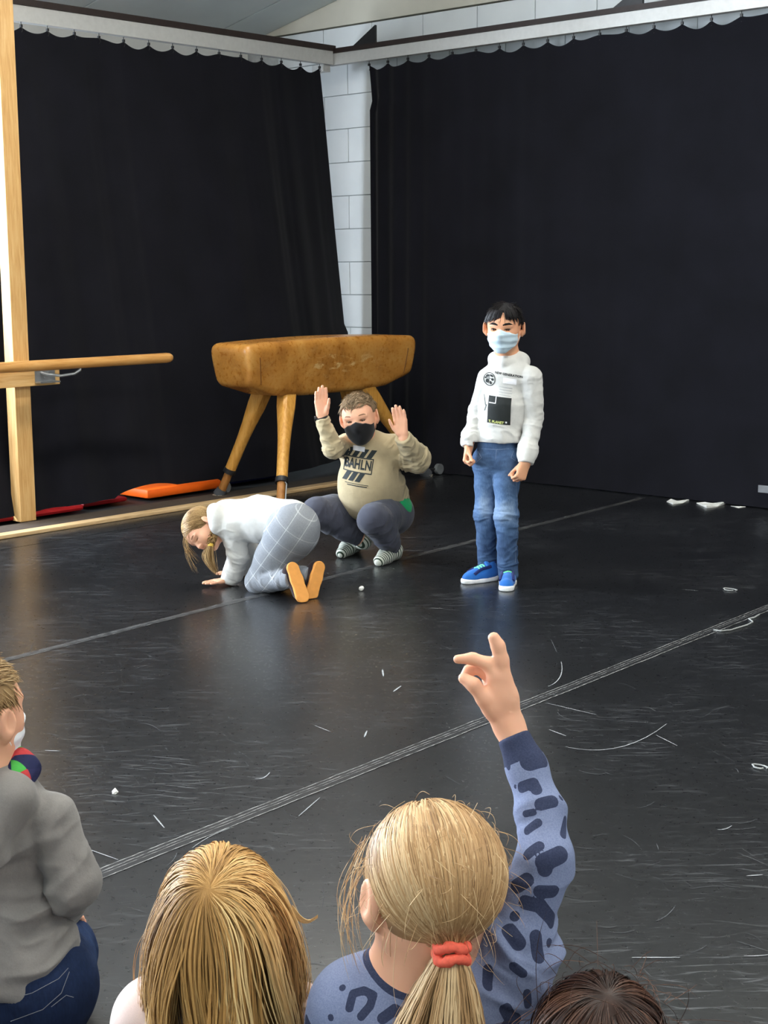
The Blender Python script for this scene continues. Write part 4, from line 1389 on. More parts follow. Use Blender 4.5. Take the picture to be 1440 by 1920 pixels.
# jeans
jn = chain([hpL, hpL * .6 + knL * .4, knL, anL + (anL - knL) * .06], [.062, .052, .046, .042], .02) + chain([hpR, hpR * .6 + knR * .4, knR, anR + (anR - knR) * .05], [.062, .054, .049, .043], .02) + [cone(T(932, 815, .02), T(932, 852, .02), .093, .094, .03, (fc, .78)), cone(hpL, hpR, .062, .062, .03)]
fadeA = lambda V: np.clip(np.exp(-((V - T(912, 955, -.03)) ** 2).sum(1) / .004) + np.exp(-((V - T(948, 962, -.12)) ** 2).sum(1) / .004) + .5 * np.exp(-((V - T(950, 905, -.1)) ** 2).sum(1) / .006) + .4 * np.exp(-((V - T(908, 905, 0)) ** 2).sum(1) / .006), 0, 1) * .9
oj, Vj, Fj = soft('jeans', jn, .0035, M_DENIM, boyA, b0, post=cuts([(anL + (anL - knL) * .10, unit(anL - knL), .08), (anR + (anR - knR) * .08, unit(anR - knR), .08), (T(932, 818, .02), UP, .14)]),
     folds=[(hpL, knL, .1, .0028, 30), (knL, anL, .09, .0045, 32), (hpR, knR, .1, .003, 28), (knR, anR, .09, .0048, 30), (T(925, 880), T(925, 850), .12, .003, 30)], attrs={'fade': fadeA})
M_STITCH = plain('pale_stitching', srgb(118, 132, 156), .8)
bvj = BVHTree.FromPolygons([tuple(v) for v in Vj], [tuple(f) for f in Fj])
for pts in ([(890, 840), (931, 843), (975, 840)], [(896, 846), (903, 858), (892, 868)], [(963, 846), (958, 858), (970, 866)], [(931, 843), (929, 862)], [(966, 880), (969, 930), (971, 970), (968, 1020), (966, 1055)]):
    out = []
    for (a, b) in zip(pts[:-1], pts[1:]):
        for t in np.linspace(0, 1, 7):
            x_, y_ = a[0] + (b[0] - a[0]) * t, a[1] + (b[1] - a[1]) * t
            hit = bvj.ray_cast(Vector(CAM), Vector(unit(ray(x_, y_))), 20)
            if hit[0] is not None:
                out.append(np.array(hit[0]) - b0)
    if len(out) > 3:
        MB().tube(out, .0009, 5).build('seam_stitching', M_STITCH, oj)
# sneakers
sneaker(on_floor(932, 1086), on_floor(866, 1095), .078, boyA, b0, M_SHOEBLUE, M_SOLEWHITE, M_NAVY, M_LIME)
sneaker(on_floor(956, 1080), on_floor(948, 1113), .078, boyA, b0, M_SHOEBLUE, M_SOLEWHITE, M_NAVY, M_LIME)
# ================================================================== squatting child with raised hands
B = Fig(705, 1050)
b0 = B.base
boyB = empty('person', b0, 'squatting child in beige sweatshirt with black mask, both open hands raised', 'person', 'children performing on stage')
fb = view_dir(1, -.18)
latB = unit(np.cross(fb, UP))
hB = Head(B(673, 783, -.05), view_dir(1, -.16, -.12), UP - HR * .17, .226)
nkB = B(688, 832, .03)
sL, sR = B(652, 836, .05), B(738, 842, .04)
eL, wL = B(624, 842, -.10), B(605, 787, -.12)
eR, wR = B(782, 862, -.02), B(757, 822, -.14)
chB, beB, peB = B(694, 860, .05), B(693, 915, .04), B(700, 958, .13)
hpl, hpr = B(660, 968, .14), B(735, 962, .12)
kl, kr = B(594, 960, -.06), B(700, 974, -.20)
al, ar = B(682, 1016, .05), B(741, 1031, -.03)
toeL, toeR = on_floor(637, 1048), on_floor(707, 1063)
heL = toeL + unit(on_floor(690, 1022) - toeL) * .21; heR = toeR + unit(on_floor(752, 1043) - toeR) * .215
torB = [cone(chB, beB, .085, .11, .05, (fb, .8)), cone(beB, peB, .11, .10, .05, (fb, .85)), cone(sL, sR, .036, .036, .04), cone(nkB, chB, .048, .08, .04)]
armB = chain([sL, eL, wL], [.036, .030, .024], .01) + chain([sR, eR, wR], [.04, .034, .025], .01)
legB = chain([hpl, kl, al], [.088, .055, .034], .03) + chain([hpr, kr, ar], [.088, .055, .034], .03)
footB = [cone(al, heL + UP * .035, .03, .026, .02), cone(heL + UP * .035, toeL + UP * .022 + (heL - toeL) * .2, .027, .022, .02),
         cone(ar, heR + UP * .03, .03, .026, .02), cone(heR + UP * .03, toeR + UP * .022 + (heR - toeR) * .2, .027, .022, .02)]
hdB = hand_prims(wL + (wL - eL) * .10, unit(B(603, 728, -.13) - B(605, 787, -.13)), unit(-HF + HR * .15), HR, .150, (.06, .06, .06, .06), .0, (.30, .35), fat=1.2) \
    + hand_prims(wR + (wR - eR) * .05 + UP * .008, unit(B(747, 765, -.16) - B(757, 822, -.16)), unit(-HF - HR * .15), -HR, .152, (.08, .08, .08, .08), .012, (.55, .2), fat=1.2)
soft('body', hB.prims(mouth=False) + hB.neck(nkB, .052) + torB + armB + legB + footB + hdB, .0033, SK_FAIR, boyB, b0)
hB.eyes(boyB, b0, (.05, .06, .05, 1), look=(-.1, -.25)); hB.brows(boyB, b0, M_BROWBROWN, 0, .013); hB.lids(boyB, b0, M_BROWBROWN, .012)
face_mask(hB, M_MASKBLACK, boyB, b0, top=-.07, low=-.60, pleat=False, thick=.05)
hair_cap(hB, boyB, b0, HM_BROWN, .04, -.14, .004)
def combB(P, N):
    d = np.tile([0.1, 0.25, -1.0], (len(P), 1)); top = P[:, 2] > .30
    d[top] = [.25, 1.0, .15]
    return d
short_hair(hB, 3600, lambda P: np.where(P[:, 2] > .28, .026, .012), combB, boyB, b0, HM_BROWN, 9, .16, .0010, g=.032, jit=.16)
# sweatshirt
M_BEIGE = cloth('beige_jersey', srgb(176, 160, 128), fold=.3)
cfL, cfR = wL, wR
swB = [cone(B(694, 850, .04), B(690, 900, .02), .106, .138, .06, (fb, .85)), cone(B(691, 900, .02), B(691, 925, .03), .138, .136, .06, (fb, .9)), cone(B(684, 925, .0), B(682, 937, .01), .11, .09, .06),
       cone(B(728, 915, .06), B(740, 935, .10), .09, .075, .05), cone(sL, sR, .06, .062, .06), cone(nkB, B(692, 850, .04), .062, .09, .05)]
swB += chain([sL, eL, cfL], [.052, .042, .033], .015) + chain([sR, eR, cfR], [.07, .062, .038], .03)
swB += [cone(nkB + fb * .055 - UP * .01, nkB + latB * .06 + UP * .018, .02, .024, .02), cone(nkB + fb * .055 - UP * .01, nkB - latB * .06 + UP * .018, .02, .024, .02),
        cone(nkB + latB * .06 + UP * .018, nkB - fb * .07 + UP * .01, .024, .034, .03), cone(nkB - latB * .06 + UP * .018, nkB - fb * .07 + UP * .01, .024, .034, .03)]
ob, Vb, Fb = soft('sweatshirt', swB, .0036, M_BEIGE, boyB, b0, post=cuts([(cfL + (wL - eL) * .05, unit(wL - eL), .07), (cfR + (wR - eR) * .05, unit(wR - eR), .07)]),
                  folds=[(sL, eL, .10, .005, 34), (eL, wL, .09, .005, 34), (sR, eR, .11, .006, 32), (eR, wR, .10, .006, 32), (B(740, 860, .0), B(752, 930, .06), .07, .006, 24)])
bvb = BVHTree.FromPolygons([tuple(v) for v in Vb], [tuple(f) for f in Fb])
uxb = unit(-latB * 1.0 - UP * .05); uyb = unit(UP + fb * .0)
def pr_B(name, VF, px, py, mat, lift=.0018, tilt=-.08, par=None):
    c = B(px, py, -.12); cu, su = math.cos(tilt), math.sin(tilt)
    return decal(name, VF[0], VF[1], c, uxb * cu + uyb * su, uyb * cu - uxb * su, bvb, mat, ob if par is None else par, b0, lift)
M_INKTEAL = plain('dark_teal_print', srgb(30, 38, 40), .7)
W_ = .15
# slanted stripe fields above and below the framed word
def slanted(y0, h, xs, w, sh):
    return merge2([(*grid2(w, h, 4, 4, x0=x, y0=y0, shear=sh), 0, 0) for x in xs])
pr_B('stripe_print', slanted(.037, .042, (-.094, -.056, -.018, .020), .026, .55), 667, 873, M_INKTEAL)
pr_B('stripe_print', slanted(-.082, .044, (-.030, .006, .042), .026, .55), 667, 873, M_INKTEAL)
pr_B('frame_print', merge2([(*grid2(.156, .005, 14, 1), 0, .034), (*grid2(.156, .005, 14, 1), 0, -.036), (*grid2(.005, .074, 1, 8), -.0755, 0), (*grid2(.005, .074, 1, 8), .0755, 0)]), 667.5, 873, M_INKTEAL, .002)
tv, tf = text2('BAHLN', .050, .0016, 1.06)
tv = [(x * .86, y * 1.28) for x, y in tv]
pr_B('lettering', (tv, tf), 667.5, 873, M_INKTEAL, .0022)
pr_B('fine_print', merge2([(*grid2(.125, .003, 12, 1), 0, 0), (*grid2(.105, .0045, 12, 1), .004, -.009)]), 667, 908, M_INKTEAL, .002)
pr_B('name_sticker', grid2(.062, .024, 6, 3), 668, 844, M_STICKER, .0032)
# green shirt tail
M_GREEN = cloth('green_jersey', srgb(30, 150, 92))
soft('tshirt', [cone(B(715, 935, .10), B(740, 946, .12), .094, .082, .05), cone(B(742, 946, .06), B(752, 952, .07), .066, .056, .03)], .004, M_GREEN, boyB, b0)
# trousers
M_CHAR = cloth('charcoal_jersey', srgb(66, 68, 80), fold=.2)
trB = chain([hpl, hpl * .45 + kl * .55, kl, kl * .4 + al * .6, al], [.105, .092, .068, .050, .034], .03) + chain([hpr, hpr * .45 + kr * .55, kr, kr * .4 + ar * .6, ar], [.105, .090, .070, .056, .040], .03) + [cone(hpl, hpr, .10, .10, .05), cone(B(690, 950, .16), B(715, 950, .16), .12, .12, .05)]
soft('trousers', trB, .0036, M_CHAR, boyB, b0, post=cuts([(al - (al - kl) * .10, unit(al - kl), .09), (ar - (ar - kr) * .08, unit(ar - kr), .09)]),
     folds=[(hpl, kl, .13, .003, 18), (kl, al, .1, .004, 22), (hpr, kr, .13, .003, 20), (kr, ar, .1, .005, 24)])
# striped socks
def m_sock():
    t = NT('striped_sock', .9, .1)
    u = t.attr('u')
    s = t.math('FRACT', t.math('MULTIPLY', u, 62))
    t.col(t.mix(t.math('LESS_THAN', s, .36), srgb(206, 208, 196), srgb(52, 66, 54)))
    t.bump(t.noise(t.co(), 300, 2), .2, .003)
    return t.m
M_SOCK = m_sock()
for a, he, to, kk in ((al, heL, toeL, kl), (ar, heR, toeR, kr)):
    d = unit(to - he)
    pr = [cone(a + (kk - a) * .18, a, .033, .034, .02), cone(a, he + UP * .038, .036, .036, .02), cone(he + UP * .034, he + (to - he) * .5 + UP * .038, .034, .036, .03), cone(he + (to - he) * .5 + UP * .036, to + UP * .026 - d * .03, .038, .030, .03)]
    soft('sock', pr, .0035, M_SOCK, boyB, b0, post=cuts([(he * 1.0, -UP, None)]), attrs={'u': lambda V, he=he, d=d: (V - he) @ (d + UP * -.35) + .5})
# wrist watch
wt = MB().tube([wL - HR * .0 + unit(wL - eL) * -.004 - np.array([0, 0, 0.0]) - b0, wL + unit(wL - eL) * .016 - b0], .031, 20).build('wristwatch', M_DARKMETAL, boyB, smooth=True)
MB().tube([wL - HR * .028 + unit(wL - eL) * .006 - b0, wL - HR * .040 + unit(wL - eL) * .006 - b0], .014, 12).build('watch_case', M_DARKMETAL, wt, smooth=True)
# ================================================================== child on hands and knees
G = Fig(482, 1108)
b0 = G.base
girl = empty('person', b0, 'child on hands and knees in white hooded sweatshirt, grey checked trousers and tan-soled shoes', 'person', 'children performing on stage')
HM_DBLOND = hairmat('dark_blond_hair', srgb(96, 72, 44), srgb(150, 118, 76), srgb(206, 172, 120), .4)
shN, elN, wrN = G(434, 985, .10), G(448, 1044, .12), G(432, 1086, .14)
shF, elF, wrF = G(442, 975, .27), G(462, 1030, .30), G(452, 1068, .34)
up_b, mid_b, pel_b = G(436, 976, .19), G(490, 972, .10), G(548, 990, .02)
hpN, hpF = G(548, 1000, -.06), G(545, 990, .10)
knN, knF = G(484, 1090, -.0), G(500, 1076, .13)
anN, anF = G(538, 1086, -.16), G(574, 1078, -.08)
toeN, toeF = G(570, 1124, -.22), G(583, 1118, -.14)
hG = Head(G(380, 994, .15), unit(-UP * .62 - HR * .30 - HF * .62), unit(-HR * .80 + UP * .18 - HF * .1), .196)
nkG = G(418, 975, .18)
torG = [cone(up_b, mid_b, .08, .075, .05), cone(mid_b, pel_b, .075, .095, .05), cone(shN, shF, .042, .042, .05), cone(hpN, hpF, .09, .09, .05)]
lmG = chain([shN, elN, wrN], [.040, .032, .024]) + chain([shF, elF, wrF], [.040, .032, .024]) + chain([hpN, knN, anN], [.075, .05, .033], .03) + chain([hpF, knF, anF], [.075, .05, .033], .03)
palmd = unit(on_floor(378, 1100) - on_floor(428, 1094))
hndG = hand_prims(np.array([*wrN[:2], .026]) , palmd + UP * -.04, -UP, unit(HF), .135, (.0, .0, .0, .0), .05, (.6, 0)) + hand_prims(np.array([*wrF[:2], .026]), palmd, -UP, -HF, .13, (0, 0, 0, 0), .05, (.6, 0))
hndG += [cone(wrN, np.array([*wrN[:2], .028]), .024, .022, .02), cone(wrF, np.array([*wrF[:2], .028]), .024, .022, .02)]
ftG = [cone(anN, toeN + (anN - toeN) * .3 + HF * .03, .024, .018, .02), cone(anF, toeF + (anF - toeF) * .3 + HF * .03, .024, .018, .02)]
soft('body', hG.prims(open_=.010) + [cone(hG.p(0, -.10, -.25), nkG, .045, .05, .04), cone(nkG, up_b, .05, .07, .05)] + torG + lmG + hndG + ftG, .0033, SK_FAIR, girl, b0)
hG.eyes(girl, b0, (.05, .06, .07, 1), look=(0, -.6)); hG.brows(girl, b0, M_BROWBROWN, 0, .011); hG.lids(girl, b0, M_BROWBROWN, .03)
hair_cap(hG, girl, b0, HM_DBLOND, .028, -.26, .0038)
rng = np.random.default_rng(21)
tie = hG.p(-.38, -.30, -.22)                      # the braid starts behind the near ear
n = 2200
P, N = scalp(hG, .034, n, rng, -.22)
tl = hG.loc(tie[None])[0]
paths = []
rr = np.array((.365, .455, .375)) + .036; cc = np.array((0, -.09, .13))
m = 14
for i in range(m):
    t = i / (m - 1)
    q = P * (1 - t) + (tl + rng.normal(size=(n, 3)) * .02) * t
    q = push_out(q, cc, rr * 1.005)
    paths.append(q)
W_ = to_world(hG, np.stack(paths, 1))
strands(W_, .0010, np.clip(.5 + .22 * rng.normal(size=n) + .3 * vnoise(P * 9), 0, 1), 'hair', HM_DBLOND, girl, b0)
# braid: three interwoven strands, then the tail below the band
bs, be = tie, G(395, 1022, .06)
L = np.linalg.norm(be - bs); bd = unit(be - bs); b1 = unit(np.cross(bd, HF)); b2 = np.cross(bd, b1)
mb = []
for k in range(3):
    path = []
    for t in np.linspace(0, 1, 40):
        a = t * 13 + k * 2 * math.pi / 3
        path.append(bs + bd * L * t + b1 * .012 * math.sin(a) + b2 * .009 * math.sin(2 * a) - UP * .02 * math.sin(math.pi * t) * 0)
    path = np.array(path)
    for j in range(26):
        o_ = rng.normal(size=3) * .004
        mb.append(path + o_)
strands(np.array(mb), .0022, np.clip(.45 + .25 * rng.normal(size=len(mb)), 0, 1), 'braid', HM_DBLOND, girl, b0, sides=4)
mb = []
for j in range(170):
    o_ = rng.normal(size=3) * np.array([.5, .5, .2]); sp = rng.normal(size=2)
    endp = G(406, 1076, .05)
    path = []
    lj = rng.uniform(.75, 1.05)
    for t in np.linspace(0, 1, 12):
        w = .006 + .012 * math.sin(math.pi * min(1, t * 1.0)) ** 1.0 * (1 - .55 * t)
        path.append(be + (endp - be) * t * lj + HR * (.02 * math.sin(math.pi * t) * -1 + sp[0] * w * .8) + HF * sp[1] * w * .8)
    mb.append(path)
strands(np.array(mb), .0011, np.clip(.65 + .25 * rng.normal(size=len(mb)), 0, 1), 'ponytail', HM_DBLOND, girl, b0)
M_BAND = plain('yellow_band', srgb(214, 176, 70), .6)
MB().tube([be - bd * .006 - b0, be + bd * .008 - b0], .0125, 14).build('hair_band', M_BAND, girl, smooth=True)
mb = []
for j in range(26):                                    # loose wisps hanging from the brow
    p0 = hG.p(rng.uniform(-.3, .1), .30 + rng.uniform(-.05, .05), .30 + rng.uniform(-.08, .08))
    e = G(358 + rng.uniform(-3, 18), 1040 + rng.uniform(0, 38), .12)
    mb.append([p0 + (e - p0) * t + HR * .02 * math.sin(math.pi * t) * -1 for t in np.linspace(0, 1, 10)])
strands(np.array(mb), .0007, np.full(len(mb), .6), 'loose_wisps', HM_DBLOND, girl, b0)['kind'] = 'stuff'
# sweatshirt
swG = [cone(up_b, mid_b, .096, .092, .06), cone(mid_b, G(545, 982, .02), .092, .112, .06), cone(shN, shF, .056, .056, .06), cone(G(462, 988, .12), G(482, 996, .09), .045, .04, .05)]
swG += chain([shN, elN, wrN], [.058, .046, .038], .02) + chain([shF, elF, wrF], [.058, .052, .042], .035)
swG += [cone(elN * .3 + wrN * .7, wrN, .046, .038, .02)]
swG += [cone(G(400, 954, .12), G(430, 953, .18), .020, .028, .02), cone(G(399, 955, .12), G(403, 990, .07), .018, .020, .02)]
# hood fallen forward round the neck
swG += [cone(G(404, 962, .10), G(420, 957, .18), .032, .036, .03), cone(G(406, 975, .08), G(412, 990, .09), .028, .030, .03), cone(G(404, 960, .10), G(406, 982, .08), .03, .028, .02), cone(G(416, 956, .2), G(436, 962, .19), .035, .04, .03)]
hemd = unit(G(580, 958, 0) - G(478, 1010, 0))
hem_n = unit(np.cross(hemd, HF)); hem_n = hem_n if hem_n @ HR > 0 else -hem_n
soft('sweatshirt', swG, .0035, M_WHITECLOTH, girl, b0, post=cuts([(np.array([*wrN[:2], wrN[2]]) + unit(wrN - elN) * .012, unit(wrN - elN), .07), (wrF + unit(wrF - elF) * .01, unit(wrF - elF), .07), (G(541, 985, 0), hem_n, .16)]),
     folds=[(shN, elN, .1, .003, 26), (elN, wrN, .09, .004, 30), (G(470, 1010, .1), G(500, 950, .1), .12, .005, 22), (mid_b, up_b, .15, .003, 16)])
# trousers
def m_check():
    t = NT('grey_checked_cloth', .9, .12)
    u, v = t.attr('u'), t.attr('v')
    f = t.noise(t.co(), 500, 2)
    base = t.ramp(f, [(.35, srgb(120, 124, 130)), (.65, srgb(150, 153, 158))])
    for a, w, c, fr in ((u, .022, srgb(190, 192, 195), 13.6), (v, .022, srgb(214, 216, 218), 13.6), (u, .30, srgb(112, 115, 122), 13.6), (v, .30, srgb(112, 115, 122), 13.6)):
        x = t.math('ABSOLUTE', t.math('SUBTRACT', t.math('FRACT', t.math('ADD', t.math('MULTIPLY', a, fr), .0 if w < .1 else .5)), .5))
        base = t.mix(t.math('MULTIPLY', t.math('LESS_THAN', x, w), .5 if w < .1 else .2), base, c)
    t.col(base)
    t.bump(t.noise(t.co(), 25, 3), .2, .008)
    return t.m
M_CHECK = m_check()
tax = unit(hpN - knN); tpx = unit(np.cross(tax, HF))
trG = chain([hpN, hpN * .5 + knN * .5, knN], [.104, .085, .060], .04) + chain([hpF, hpF * .5 + knF * .5, knF], [.10, .082, .060], .04) + chain([knN, anN + unit(anN - knN) * .035], [.056, .040], .015) + chain([knF, anF + unit(anF - knF) * .035], [.056, .040], .015) + [cone(pel_b, G(556, 985, .0), .112, .10, .06), cone(hpN, hpF, .10, .10, .06)]
soft('trousers', trG, .0035, M_CHECK, girl, b0, post=cuts([(anN + unit(anN - knN) * .04, unit(anN - knN), .06), (anF + unit(anF - knF) * .04, unit(anF - knF), .06)]),
     folds=[(knN, anN, .08, .004, 36), (G(520, 1060, 0), G(545, 1040, -.1), .06, .004, 26)], attrs={'u': lambda V: (V - knN) @ tax, 'v': lambda V: (V - knN) @ tpx})
# shoes with tan soles turned to the viewer
M_TANSOLE = plain('tan_crepe_sole', srgb(222, 152, 76), .7, var=.06, scale=40)
M_DKBROWN = cloth('dark_brown_leather', srgb(46, 34, 36), fold=.1)
for an, hx, tx, sx in ((anN, G(549, 1066, -.20), G(567, 1117, -.24), 1), (anF, G(598, 1064, -.12), G(585, 1112, -.17), -1)):
    sn = unit(-HF * .8 + HR * .55 * 1 + UP * .12)                   # the way the sole faces
    ax_ = unit(tx - hx); sn = unit(sn - ax_ * (sn @ ax_)); wd = np.cross(ax_, sn)
    up_pr = [cone(hx - sn * .030, tx - sn * .026 - ax_ * .02, .028, .028, .015), cone(an, hx - sn * .034, .030, .028, .02)]
    so, V_, F_ = soft('shoe', up_pr, .0035, M_DKBROWN, girl, b0, post=cuts([(hx - sn * .006, sn, None), (np.array([0, 0, .002]), -UP, None)]))
    sp = [cone(hx, hx + (tx - hx) * .4, .030, .028, .02), cone(hx + (tx - hx) * .4, tx + wd * .002, .028, .034, .02)]
    def spost(P, d, hx=hx, sn=sn):
        z = (P - hx) @ sn
        return smax(smax(smax(d, z - .008, .003), -z - .007, .003), -P[..., 2] + .002, .003)
    V_, F_ = field_mesh(sp, .003, spost)
    link('sole', mesh_np('sole', V_ - b0, F_), so, [M_TANSOLE])
# ================================================================== the children watching from the floor
AUD = 'children watching from the floor'
HM_SAND = hairmat('sandy_hair', srgb(104, 80, 52), srgb(160, 130, 90), srgb(206, 178, 134), .45)
HM_GOLD = hairmat('golden_hair', srgb(110, 74, 36), srgb(188, 144, 84), srgb(238, 206, 146), .40)
HM_BLOND = hairmat('ash_blond_hair', srgb(112, 80, 50), srgb(180, 142, 98), srgb(228, 200, 156), .38)
HM_DARK = hairmat('dark_brown_hair', srgb(30, 18, 14), srgb(66, 42, 32), srgb(120, 88, 72), .32)
def drape(h, n, rng, whorl, length, steps, mat, parent, org, bodies, r=.0009, layer=(.02, .11), clumps=90, seed_z=-.2, g0=.33, wav=.0, face=False, mid=.5, name='hair', spread=.0, flow=1.0, zt=.25, swirl=0.0):
    """long hair: each strand leaves the crown, hugs the head and then hangs"""
    P, N = scalp(h, .0, n, rng, seed_z, face)
    lay = rng.uniform(layer[0], layer[1], n) ** 1.0
    rr = np.array((.365, .455, .375)); cc = np.array((0, -.09, .13))
    wl = np.asarray(whorl, float)
    D = P - wl; D = D - N * (D * N).sum(1, keepdims=True); D /= np.maximum(np.linalg.norm(D, axis=1, keepdims=True), 1e-6)
    D = D + swirl * np.cross(N, D)
    grav = h.ax @ (-UP)
    ds = length / h.s / steps
    X = cc + (P - cc) * (1 + .016 / .4)
    lay0 = lay
    path = [X]
    for i in range(steps):
        lay = .018 + (lay0 - .018) * min(1.0, (i + 1) * ds / .45)
        D = D * flow + grav * g0 + rng.normal(size=D.shape) * .05
        D /= np.linalg.norm(D, axis=1, keepdims=True)
        Y = X + D * ds
        k = np.sqrt((((Y - cc) / (rr + lay[:, None])) ** 2).sum(1, keepdims=True))
        Y = np.where(k < 1, cc + (Y - cc) / k, Y)
        for (bc, br) in bodies:
            k = np.sqrt((((Y - bc) / (br + lay[:, None] * .5)) ** 2).sum(1, keepdims=True))
            Y = np.where(k < 1, bc + (Y - bc) / k, Y)
        D = Y - X; D /= np.maximum(np.linalg.norm(D, axis=1, keepdims=True), 1e-6)
        X = Y; path.append(X)
    W = np.stack(path, 1)
    # clumping towards guide strands
    gi = rng.choice(n, clumps, replace=False)
    mp = W[:, min(steps, int(steps * mid))]
    dist = ((mp[:, None] - mp[gi][None]) ** 2).sum(-1) + ((W[:, 0][:, None] - W[gi][:, 0][None]) ** 2).sum(-1)
    ow = gi[dist.argmin(1)]
    t = np.linspace(0, 1, steps + 1)[None, :, None]
    off = (W[:, :1] - W[ow][:, :1]) * .45 + rng.normal(size=(n, 1, 3)) * .025
    a = np.clip(t * 1.3, 0, 1) ** 1.2 * .6
    W = W * (1 - a) + (W[ow] + off) * a
    ph = (ow * 1.7 % 6.28)[:, None, None]
    W = W + wav * np.sin(t * 9 + ph) * t * np.array([1.0, .6, 0])
    cs = rng.normal(size=n)[ow] * .17 + rng.normal(size=n) * .09
    sh = np.clip(zt + cs[:, None] + .30 * t[:, :, 0], 0, 1)
    PW = to_world(h, W); ax_c = h.p(0, -.09, .0)
    OUT = PW - ax_c; OUT[..., 2] = np.where(PW[..., 2] < h.p(0, 0, .1)[2], OUT[..., 2] * .15, OUT[..., 2])
    return ribbons(PW, OUT, r * rng.uniform(.7, 1.5, n), sh, name, mat, parent, org, root=.1)

# ------------------------------------------------------------------ boy in grey at the left edge
L = Fig(10, 1985)
b0 = L.base
kidL = empty('person', b0, 'child in grey sweater, dark jeans and colourful neck scarf kneeling at the left edge', 'person', AUD)
hL = Head(L(-48, 1338, .02), unit(HF * .90 + HR * .42), UP, .21)
nk = L(-40, 1465, .0)
shr, elr, wrr = L(96, 1535, .0), L(138, 1655, -.02), L(104, 1722, .15)
shl, ell_, wrl = L(-150, 1535, .05), L(-190, 1655, .04), L(-150, 1740, .2)
cst, wst, plv = L(-22, 1560, .03), L(-5, 1700, .02), L(20, 1850, .0)
fwL = unit(HF * 1.0 + HR * .10); ltL = np.cross(fwL, UP)
hpr_, hpl_ = plv + ltL * .055, plv - ltL * .075
knr, knl = hpr_ + fwL * .22 - ltL * .04 - UP * .04, hpl_ + fwL * .22 - ltL * .06 - UP * .04
anr, anl = hpr_ + ltL * .0 - UP * .055 - fwL * .03, hpl_ - UP * .055 - fwL * .03
knr[2] = max(knr[2], .07); knl[2] = max(knl[2], .07); anr[2] = .045; anl[2] = .045
torL = [cone(cst, wst, .085, .08, .04, (fwL, .75)), cone(wst, plv, .08, .09, .04, (fwL, .8)), cone(shr, shl, .032, .032, .03), cone(nk, cst, .045, .08, .04)]
armL = chain([shr, elr, wrr], [.032, .030, .024], .01) + chain([shl, ell_, wrl], [.032, .030, .024], .01)
legL = chain([hpr_, knr, anr], [.085, .055, .036], .03) + chain([hpl_, knl, anl], [.085, .055, .036], .03)
hdL = hand_prims(wrr, unit(fwL - UP * .35), unit(-UP), unit(-ltL), .14, (.3, .3, .3, .3)) + hand_prims(wrl, unit(fwL - UP * .35), -UP, ltL, .14, (.3, .3, .3, .3))
soft('body', hL.prims() + hL.neck(nk, .052) + torL + armL + legL + hdL, .0036, SK_FAIR, kidL, b0)
hL.eyes(kidL, b0, (.06, .06, .05, 1)); hL.brows(kidL, b0, M_BROWBROWN, 0, .012)
face_mask(hL, M_MASKWHITE, kidL, b0)
hair_cap(hL, kidL, b0, HM_SAND, .03, -.22, .0035)
short_hair(hL, 4200, lambda P: np.where(P[:, 2] > .2, .035, .016), lambda P, N: np.where(P[:, 2:3] > .3, np.array([[.3, 1.0, 0]]), np.array([[0, .5, -1.0]])), kidL, b0, HM_SAND, 31, .10, .0008, g=.022, jit=.14)
M_GREYKNIT = cloth('grey_knit', srgb(122, 119, 116), fold=.3, weave=420)
swL = [cone(cst + UP * .01, wst, .102, .098, .05, (fwL, .8)), cone(wst, L(10, 1800, .0), .098, .124, .05, (fwL, .85)), cone(L(10, 1800, .0), L(12, 1830, .0), .124, .13, .03, (fwL, .9)), cone(shr, shl, .044, .044, .04), cone(nk, cst, .062, .10, .06)]
swL += chain([shr, elr, wrr], [.046, .043, .034], .012) + chain([shl, ell_, wrl], [.046, .043, .034], .012)
swL += [cone(L(20, 1500, -.06), L(-30, 1590, -.095), .035, .03, .03), cone(L(-30, 1590, -.095), L(-90, 1500, -.07), .03, .035, .03), cone(L(24, 1490, -.04), L(28, 1478, .04), .036, .03, .03)]
soft('sweater', swL, .0038, M_GREYKNIT, kidL, b0, post=cuts([(wrr, unit(wrr - elr), .07), (wrl, unit(wrl - ell_), .07), (L(70, 1828, .0), unit(-UP - HR * .22), .26)]),
     folds=[(shr, elr, .1, .003, 20), (elr, wrr, .09, .004, 24), (L(30, 1720, -.05), L(30, 1830, -.05), .17, .008, 22), (L(40, 1600, -.08), L(80, 1720, -.08), .08, .008, 16)])
jnL = [cone(hpr_, hpl_, .10, .10, .05), cone(plv, plv + UP * .05, .118, .11, .04, (fwL, .9))] + chain([hpr_, knr], [.10, .075], .03) + chain([hpl_, knl], [.105, .075], .03) + chain([knr, anr], [.07, .05], .03) + chain([knl, anl], [.07, .05], .03)
oj, Vj, Fj = soft('jeans', jnL, .0038, M_DENIM2, kidL, b0, folds=[(hpr_, knr, .13, .004, 20), (plv, plv + UP * .06, .16, .003, 24)], attrs={'fade': lambda V: np.clip(.25 + .3 * vnoise(V * 9), 0, 1)})
bvj = BVHTree.FromPolygons([tuple(v) for v in Vj], [tuple(f) for f in Fj])
def trace(bv, pts, r, mat, par, org, name, n=10):
    out = []
    for (a, b) in zip(pts[:-1], pts[1:]):
        for t in np.linspace(0, 1, n):
            hit = bv.ray_cast(Vector(CAM), Vector(unit(ray(a[0] + (b[0] - a[0]) * t, a[1] + (b[1] - a[1]) * t))), 20)
            if hit[0] is not None:
                out.append(np.array(hit[0]) - org)
    if len(out) > 3:
        return MB().tube(out, r, 6).build(name, mat, par)
M_STITCH2 = plain('tan_stitching', srgb(110, 112, 120), .8)
trace(bvj, [(0, 1878), (60, 1862), (110, 1835), (128, 1815)], .0007, M_STITCH2, oj, b0, 'seam_stitching')
